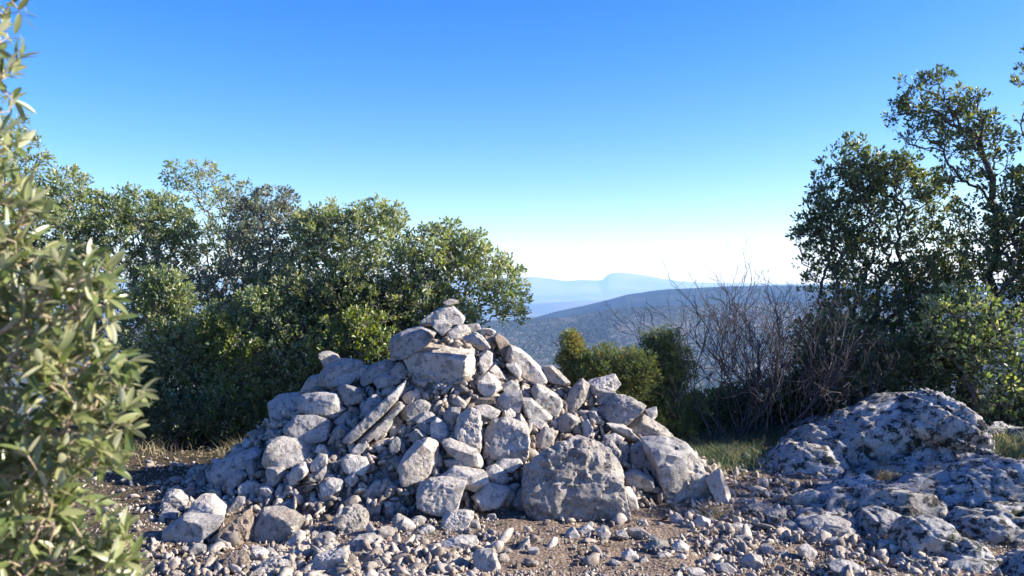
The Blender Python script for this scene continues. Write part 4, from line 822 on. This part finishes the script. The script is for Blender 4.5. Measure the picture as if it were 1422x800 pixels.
tree('holm_oak', 'spreading holm oak leaning right over the cairn summit', 'tree', (560, 590), 8.6, [(600, 370, 70, 50), (650, 360, 45, 35, .8), (690, 395, 45, 35, .8), (700, 425, 38, 22, .8), (570, 430, 70, 60), (610, 325, 35, 18, .5), (625, 440, 50, 40)], 900, 36, .046, .024, M_OAK, M_BARK, 7, group=LG, tone_shift=.05, rmax=.07,
     trunk_pts=[(556, 540, 8.6), (552, 490, 8.55), (548, 455, 8.5), (580, 420, 8.5)])
tree('evergreen_shrub', 'dark low shrub filling the gap below the greyish oak', 'shrub', (290, 610), 8.4, [(230, 520, 75, 75), (300, 500, 65, 60), (225, 415, 42, 38), (180, 560, 60, 50), (320, 570, 60, 40), (250, 590, 60, 30)], 1500, 44, .044, .022, M_OAK, M_BARKD, 8, group=LG, zr=.5)
tree('evergreen_shrub', 'mixed green shrub behind the left slope of the cairn', 'shrub', (400, 600), 8.2, [(390, 490, 70, 70), (365, 445, 50, 40), (440, 540, 55, 45), (340, 550, 60, 50), (300, 470, 40, 40)], 1400, 44, .04, .02, M_OAK, M_BARKD, 9, group=LG, zr=.5)
tree('evergreen_shrub', 'bright yellow green shrub just left of the big block', 'shrub', (505, 560), 7.9, [(505, 465, 38, 32), (470, 485, 42, 35), (530, 500, 35, 40)], 420, 34, .045, .024, M_OAKY, M_BARK, 10, group=LG, zr=.7)
tree('evergreen_shrub', 'dark evergreen shrub behind the bright yellow green one', 'shrub', (560, 560), 8.3, [(500, 430, 80, 50), (580, 470, 60, 45), (430, 440, 70, 50)], 800, 40, .043, .022, M_OAKD, M_BARKD, 12, group=LG, zr=.5)

tree('evergreen_shrub', 'small sunlit yellow green shrub low among the dark left shrubs', 'shrub', (340, 600), 8.05, [(325, 480, 30, 28), (350, 500, 25, 22), (300, 455, 20, 16), (340, 555, 35, 30), (330, 590, 40, 20)], 480, 32, .044, .022, M_OAKY, M_BARK, 13, group=LG, zr=.7)
tree('evergreen_shrub', 'low dark shrub skirting the ground left of the cairn', 'shrub', (240, 625), 7.9, [(240, 590, 80, 28), (180, 585, 60, 34), (310, 585, 50, 28)], 620, 34, .042, .02, M_OAKD, M_BARKD, 14, group=LG, zr=.5)
RG_ = 'holm oaks right of the bare shrub'
tree('holm_oak', 'dense dark holm oak standing beyond the bare shrub', 'tree', (1180, 590), 8.7, [(1190, 290, 75, 75), (1150, 330, 45, 60), (1180, 225, 28, 32, .7), (1215, 250, 60, 35), (1210, 400, 95, 90), (1285, 310, 50, 70, .8), (1255, 250, 35, 40, .7), (1320, 370, 45, 60, .7), (1300, 440, 70, 90), (1190, 500, 90, 70)], 1500, 38, .048, .025, M_OAKD, M_BARKD, 20, group=RG_, zr=.55)
tree('holm_oak', 'tall open crowned holm oak with a forked dark trunk', 'tree', (1335, 590), 8.3, [(1325, 150, 40, 24, .8), (1285, 115, 30, 13, .6), (1265, 150, 28, 22, .5), (1350, 185, 42, 30, .8), (1290, 190, 40, 18, .5), (1370, 240, 28, 40, .6), (1330, 205, 40, 20, .5), (1325, 245, 22, 14, .4), (1345, 300, 30, 30, .35), (1400, 280, 25, 40, .4), (1240, 160, 14, 10, .4)], 290, 28, .046, .024, M_OAKD, M_BARKD, 21, group=RG_, rmax=.085, bf=.6, tip=.0045,
     trunk_pts=[(1338, 530, 8.3), (1352, 490, 8.3), (1372, 450, 8.32), (1384, 410, 8.35), (1386, 360, 8.35), (1383, 300, 8.35), (1378, 250, 8.35), (1362, 212, 8.3), (1335, 180, 8.25)], trunk_r=.06)
tree('holm_oak', 'right hand holm oak running out of the frame', 'tree', (1340, 600), 8.1, [(1440, 320, 60, 60), (1400, 380, 60, 40, .8), (1360, 330, 40, 40, .5), (1425, 260, 28, 35, .7), (1430, 110, 22, 35, .5), (1440, 180, 30, 40, .5), (1470, 400, 70, 80), (1400, 330, 30, 40, .5), (1520, 260, 80, 100)], 900, 36, .048, .025, M_OAKD, M_BARKD, 22, group=RG_, rmax=.1,
     trunk_pts=[(1342, 520, 8.1), (1362, 480, 8.1), (1395, 448, 8.05), (1430, 420, 8.0), (1460, 380, 8.0)], trunk_r=.115)
tree('holm_oak', 'low yellowish oak thicket below the forked trunk', 'shrub', (1390, 620), 7.6, [(1390, 540, 60, 50), (1400, 600, 50, 40), (1440, 560, 50, 60), (1400, 618, 60, 28), (1450, 600, 50, 40), (1340, 460, 60, 60, .8), (1410, 470, 50, 40, .7)], 1000, 17, .05, .028, M_OAK, M_BARKD, 23, group=RG_, zr=.6)
tree('holm_oak', 'shadowy oak thicket between bare shrub and outcrop', 'shrub', (1250, 600), 8.0, [(1240, 520, 80, 50), (1160, 540, 70, 40), (1300, 500, 50, 50), (1120, 540, 50, 35), (1150, 480, 50, 45, .6)], 1100, 34, .045, .022, M_OAKD, M_BARKD, 24, group=RG_, zr=.5)
# trees right of the picture, whose shade falls on the outcrop
tree('holm_oak', 'holm oak just beyond the right edge of the picture', 'tree', (2100, 660), 5.9, [(2060, 330, 210, 170), (2100, 230, 120, 90)], 230, 34, .055, .03, M_OAKD, M_BARKD, 25, group=RG_)
tree('holm_oak', 'second holm oak beyond the right edge behind the slab', 'tree', (1760, 600), 8.2, [(1740, 300, 150, 150), (1700, 430, 130, 120)], 330, 34, .055, .03, M_OAKD, M_BARKD, 26, group=RG_)

# ---- junipers
def juniper(label, base, Y, blobs, n, seed, m=M_JUN, ts=0.0, tips=44):
    return tree('juniper', label, 'juniper', base, Y, blobs, n, tips, .034, .008, m, M_BARKD, seed, spread=.075, zr=.7, tone_shift=ts, tip=.003, group='junipers behind the cairn')
juniper('orange tinged pointed juniper directly right of the cairn slope', (795, 590), 7.6, [(793, 490, 12, 28), (797, 520, 20, 35)], 420, 31, ts=.28)
juniper('low broad juniper in the middle of the gap', (850, 600), 7.5, [(845, 515, 42, 32), (820, 530, 30, 35), (880, 520, 30, 30), (850, 555, 55, 30)], 1000, 32, ts=.08)
juniper('taller dark juniper left of the bare shrub', (925, 600), 7.8, [(918, 478, 30, 20), (925, 510, 40, 30), (905, 540, 45, 35), (930, 570, 50, 30)], 1000, 33)
juniper('small juniper low behind the right shoulder stones', (890, 600), 7.6, [(900, 585, 35, 22), (935, 600, 25, 16)], 420, 34, ts=.1)

# ---- bare shrub: many upright stems
tree('evergreen_shrub', 'low dark undergrowth at the feet of the bare shrub', 'shrub', (1040, 600), 8.3, [(1000, 575, 60, 30), (1060, 565, 60, 35), (1120, 560, 50, 40), (960, 590, 40, 22)], 800, 34, .04, .02, M_OAKD, M_BARKD, 27, group=RG_, zr=.5)
def bare_shrub(label, base, Y, seed, stems, spread_px, top_py, m=M_TWIG):
    rg = np.random.default_rng(seed); bx = (base[0] - 711)/F*Y; gz = float(ground_z(bx, Y)); root = np.array([bx, Y, gz - .05])
    t = empty('bare_shrub', root, label=label, cat='shrub', group='leafless shrubs at right')
    P, par, r = [], [], []
    def add(p, pa, rad): P.append(p); par.append(pa); r.append(rad); return len(P) - 1
    def grow(i, d, L, rad, lvl):
        nseg = max(3, int(L/.055)); st = L/nseg; cur = P[i]; cd = d/np.linalg.norm(d); last = i
        for k in range(nseg):
            cd = cd + rg.normal(size=3)*(.13 + .06*lvl) + np.array([0, 0, .05]); cd /= np.linalg.norm(cd); cur = cur + cd*st
            rr_ = rad*(1 - .75*(k + 1)/nseg) + .0007; last = add(cur, last, rr_)
            if lvl < 3 and k > nseg*(.25 if lvl == 0 else .1) and rg.random() < (.62 if lvl == 0 else .42 if lvl == 1 else .22):
                sd2 = cd*1.1 + rg.normal(size=3)*.62 + np.array([0, 0, .25]); grow(last, sd2, L*(1 - k/nseg*.6)*rg.uniform(.28, .55), rr_*.75, lvl + 1)
    for s in range(stems):
        a = rg.uniform(-1, 1); tx = base[0] + a*spread_px; ty = top_py + 75*abs(a)**1.5 + rg.uniform(0, 60); Ye = Y + rg.uniform(-.5, .6)
        st = root + np.array([rg.uniform(-.25, .25) + a*.25, rg.uniform(-.2, .2), 0]); tgt = W(tx, ty, Ye); i = add(st, -1, .012)
        d = tgt - st; L = np.linalg.norm(d); grow(i, d + np.array([a*.25, 0, .0]), L, rg.uniform(.0032, .0085), 0)
    P = np.array(P); par = np.array(par); r = np.array(r); main = np.full(len(P), -1)
    for i in range(len(P)):
        if par[i] >= 0 and (main[par[i]] < 0 or r[i] > r[main[par[i]]]): main[par[i]] = i
    nb = len(P); thick = r > .0045
    o = obj('stems', tubes('stems', P - root, par, r, main, m, 4), t); tag(o, kind='stuff'); return t
bare_shrub('bare twiggy shrub spreading in the gap right of the junipers', (1030, 595), 7.7, 41, 28, 150, 345)
bare_shrub('denser bare shrub in front of the dark holm oak', (1120, 590), 7.5, 42, 20, 75, 385)

x, y = LITTER; n = len(x); a = RNG.uniform(0, 6.28, n)
tag(obj('leaf_litter', leaf_quads('leaf_litter', np.stack([x, y, ground_z(x, y) + .02 + RNG.uniform(0, .015, n)], 1), np.stack([np.cos(a), np.sin(a), RNG.uniform(-.2, .5, n)], 1), RNG.uniform(.02, .045, n), RNG.uniform(.01, .02, n), M_DRY, RNG, RNG.random(n)*.8)), 'brown dead oak leaves littering the ground', kind='stuff')
# ------------------------------------------------------------------ grass, weeds, moss
def grass(name, label, area, n, hgt, m, seed, wd=.004, lean=.5, kind='stuff', cat=None):
    """area: list of (px, py, rx, ry) patches on the ground"""
    rg = np.random.default_rng(seed); pos = []
    for k, (a, b, c, d) in zip(rg.multinomial(n, np.ones(len(area))/len(area)), area):
        q = rg.normal(size=(k, 2))*.5; ppx = a + q[:, 0]*c; ppy = b + q[:, 1]*d; Yk = EYE*F/np.maximum(ppy - 392, 120)
        base_ = hit(a, b, ground_z); Yk = base_ + (Yk - EYE*F/max(b - 392, 120)); xk = (ppx - 711)/F*Yk; pos.append(np.stack([xk, Yk, ground_z(xk, Yk) - .01], 1))
    pos = np.concatenate(pos); n = len(pos); h = hgt*rg.uniform(.4, 1.2, n); l = rg.normal(size=(n, 2))*lean*h[:, None]; w = wd*rg.uniform(.6, 1.2, n)
    a = rg.uniform(0, 6.28, n); sdv = np.stack([np.cos(a), np.sin(a), a*0], 1)*w[:, None]; up1 = np.concatenate([l*.3, (h*.6)[:, None]], 1); up2 = np.concatenate([l, h[:, None]], 1)
    Vv = np.stack([pos - sdv, pos + sdv, pos + up1 + sdv*.7, pos + up1 - sdv*.7, pos + up2], 1).reshape(-1, 3); i = (np.arange(n)*5)[:, None]
    Fa = np.concatenate([i + [0, 1, 2], i + [0, 2, 3], i + [3, 2, 4]], 1).reshape(-1, 3)
    o = obj(name, mesh_np(name, Vv, Fa, m, False, np.repeat(rg.random(n), 5))); tag(o, label, cat, kind=kind); return o
grass('grass', 'blue green grass growing between the cairn and the outcrop', [(970, 622, 50, 22), (1020, 615, 50, 22), (1060, 605, 45, 18), (960, 645, 30, 20), (1000, 640, 40, 20), (1090, 600, 30, 12), (1040, 640, 40, 14), (930, 635, 30, 14)], 9500, .13, M_GRASS, 50)
grass('grass', 'dry grass and litter under the left shrubs', [(250, 605, 60, 14), (310, 600, 60, 14), (200, 620, 60, 18), (340, 590, 30, 12)], 3600, .16, M_DRY, 51, .0025)
grass('grass', 'weeds and low growth under the trees behind the outcrop', [(1390, 632, 50, 12), (1450, 640, 50, 14), (1100, 600, 40, 10), (200, 608, 60, 10), (300, 604, 60, 8)], 5200, .13, M_GRASS, 57, .005)
grass('dry_stalks', 'tall pale dead stalks standing among the left shrubs', [(285, 600, 40, 8), (330, 598, 40, 8)], 60, .7, M_DRY, 52, .003, .18)
grass('grass', 'yellowish tuft at the foot of the smooth boulder', [(985, 715, 14, 8), (1000, 722, 16, 6)], 420, .075, M_DRY, 53, .002)
grass('moss', 'mossy weeds round the lumpy rock right of the cairn', [(1065, 728, 22, 7), (1085, 735, 14, 5), (1150, 697, 12, 8)], 900, .03, M_MOSS, 54, .002)
grass('grass', 'sunlit tufts in the hollow below the outcrop', [(1240, 668, 16, 8), (1228, 660, 14, 8), (1300, 655, 18, 6), (1320, 650, 16, 5)], 1500, .09, M_DRY, 55, .0025)
grass('grass', 'small green weeds in the rubble near the bottom left', [(335, 785, 8, 5), (600, 745, 6, 5), (1270, 735, 12, 5)], 300, .05, M_GRASS, 56, .002)

# ------------------------------------------------------------------ the out-of-focus bush at left
def fore_leaf(seed, bend):
    rg = np.random.default_rng(seed); n = 6; t = np.linspace(0, 1, n + 1); w = .5*np.sin(np.pi*np.clip(t*.92 + .06, 0, 1))**.75; w[0] = .04; w[-1] = .03
    w = w*.28; Vv = []
    for k in range(n + 1):
        y = t[k]; z = -bend*y*y
        Vv += [(-w[k], y, z + w[k]*.35), (0, y, z), (w[k], y, z + w[k]*.35)]
    Fa = []
    for k in range(n):
        for j in (0, 1): a = 3*k + j; Fa.append((a, a + 1, a + 4, a + 3))
    return np.array(Vv), np.array(Fa)
def foreground_bush():
    rg = np.random.default_rng(61); Y = 1.2
    root = np.array([-1.15, 1.35, float(ground_z(-1.15, 1.35)) - .05])
    t = empty('leafy_bush', root, label='blurred silvery green holm oak bush close to the camera at left', cat='bush')
    blobs = [(-20, -30, 60, 60, 1), (-60, 80, 75, 110, 1), (-20, 60, 45, 90, .6), (-50, 240, 90, 110), (20, 330, 55, 55), (60, 400, 70, 70), (120, 400, 50, 60), (-20, 480, 120, 110), (90, 500, 90, 80), (130, 560, 60, 50), (20, 640, 120, 110), (120, 600, 60, 60),
             (40, 760, 130, 90), (130, 790, 70, 60), (-100, 650, 120, 200), (-100, 350, 100, 200), (40, 900, 140, 120), (-120, 900, 150, 200)]
    pts = blob_points(blobs, Y, 2300, rg, .9, .9); pts = pts[(pts[:, 0] < (250 - 711)/F*pts[:, 1])]
    # keep inside the photographed outline
    py_ = 392 + (EYE - pts[:, 2])/pts[:, 1]*F; px_ = 711 + pts[:, 0]/pts[:, 1]*F
    lim = np.interp(py_, [0, 60, 120, 150, 200, 260, 320, 380, 430, 480, 520, 600, 660, 700, 760, 800, 1000], [34, 46, 44, 26, 20, 36, 112, 162, 206, 222, 230, 220, 196, 135, 195, 225, 240])
    pts = pts[px_ < lim]
    tp = [W(-260, 1000, 1.3), W(-210, 760, 1.28), W(-150, 560, 1.25), W(-110, 380, 1.22), W(-85, 200, 1.2), W(-70, 60, 1.2), W(-40, -30, 1.2)]
    P, par, order = skeleton(pts, root, .35, .15, np.array([root] + tp)); r, main, kids = radii(P, par, order, .0011, 2.2, .03)
    obj('branches', tubes('branches', P - root, par, r, main, M_TWIGF, 6), t)
    thin = np.nonzero((r < .006) & (par > 0))[0]; pos, dr, tn = [], [], []
    for i in thin:
        a, b = P[par[i]], P[i]; e = b - a; L = np.linalg.norm(e); e = e/max(L, 1e-6)
        nl = int(min(L, .08)/.014) + (6 if kids[i] == 0 else 0); base_t = rg.random()*.4; ph = rg.uniform(0, 6.28)
        u = np.cross(e, [.3, .2, .9]); u /= np.linalg.norm(u); w = np.cross(e, u)
        for k in range(nl):
            if kids[i] == 0 and k < 6: q = b + e*.004*(k % 3); f_ = rg.uniform(.5, 1.3)
            else: q = b - e*rg.uniform(0, min(L, .08)); f_ = rg.uniform(.4, 1.0)
            ph += 2.4; s = u*math.cos(ph) + w*math.sin(ph); d = e*f_ + s + np.array([0, 0, .35]) + rg.normal(size=3)*.15
            pos.append(q); dr.append(d/np.linalg.norm(d)); tn.append(min(1, base_t + rg.random()*.6))
    pos, dr, tn = np.array(pos), np.array(dr), np.array(tn); n = len(pos)
    protos = [fore_leaf(s, b) for s, b in ((1, .05), (2, .14), (3, .22), (4, -.05))]
    ln = rg.uniform(.022, .044, n); kind = rg.integers(0, 4, n)
    up = rg.normal(size=(n, 3))*.45 + np.array([.15, -.25, .9]); xs = np.cross(dr, up); xs /= np.linalg.norm(xs, axis=1)[:, None]; zs = np.cross(xs, dr)
    M = np.stack([xs, dr, zs], 2)*ln[:, None, None]
    px_ = 711 + pos[:, 0]/pos[:, 1]*F; py_ = 392 + (EYE - pos[:, 2])/pos[:, 1]*F
    inview = (px_ > -20) & (px_ < 260) & (py_ > -20) & (py_ < 820) & (pos[:, 1] > .3); score = np.where(inview, ln/pos[:, 1], 0); idx = np.argsort(-score); top = set(idx[:300].tolist())
    meshes = {}
    for kd in range(4):
        for tq in range(4):
            Vv, Fa = protos[kd]; meshes[kd, tq] = mesh_np('leaf', Vv, Fa, M_FORE, True, np.full(len(Vv), .12 + .26*tq))
    for i in top:
        o = bpy.data.objects.new('leaf', meshes[int(kind[i]), min(3, int(tn[i]*4))]); o.parent = t
        mt = Matrix.Identity(4)
        for a in range(3):
            for b in range(3): mt[a][b] = M[i][a][b]
            mt[a][3] = pos[i][a] - root[a]
        o.matrix_local = mt; SC.collection.objects.link(o)
    allV, allF, allT, off = [], [], [], 0
    rest = np.array([i for i in range(n) if i not in top])
    for kd in range(4):
        s = rest[kind[rest] == kd]; Vv, Fa = protos[kd]; q = np.einsum('nij,kj->nki', M[s], Vv) + (pos[s] - root)[:, None]
        allV.append(q.reshape(-1, 3)); allF.append((Fa[None] + (off + np.arange(len(s))*len(Vv))[:, None, None]).reshape(-1, 4)); allT.append(np.repeat(tn[s], len(Vv))); off += len(s)*len(Vv)
    o = obj('foliage', mesh_np('foliage', np.concatenate(allV), np.concatenate(allF), M_FORE, True, np.concatenate(allT)), t); tag(o, kind='stuff')
    print('foreground leaves', n)
foreground_bush()
tri = sum(len(o.data.polygons) for o in SC.objects if o.type == 'MESH'); print('faces (with instances):', tri, 'objects', len(SC.objects))
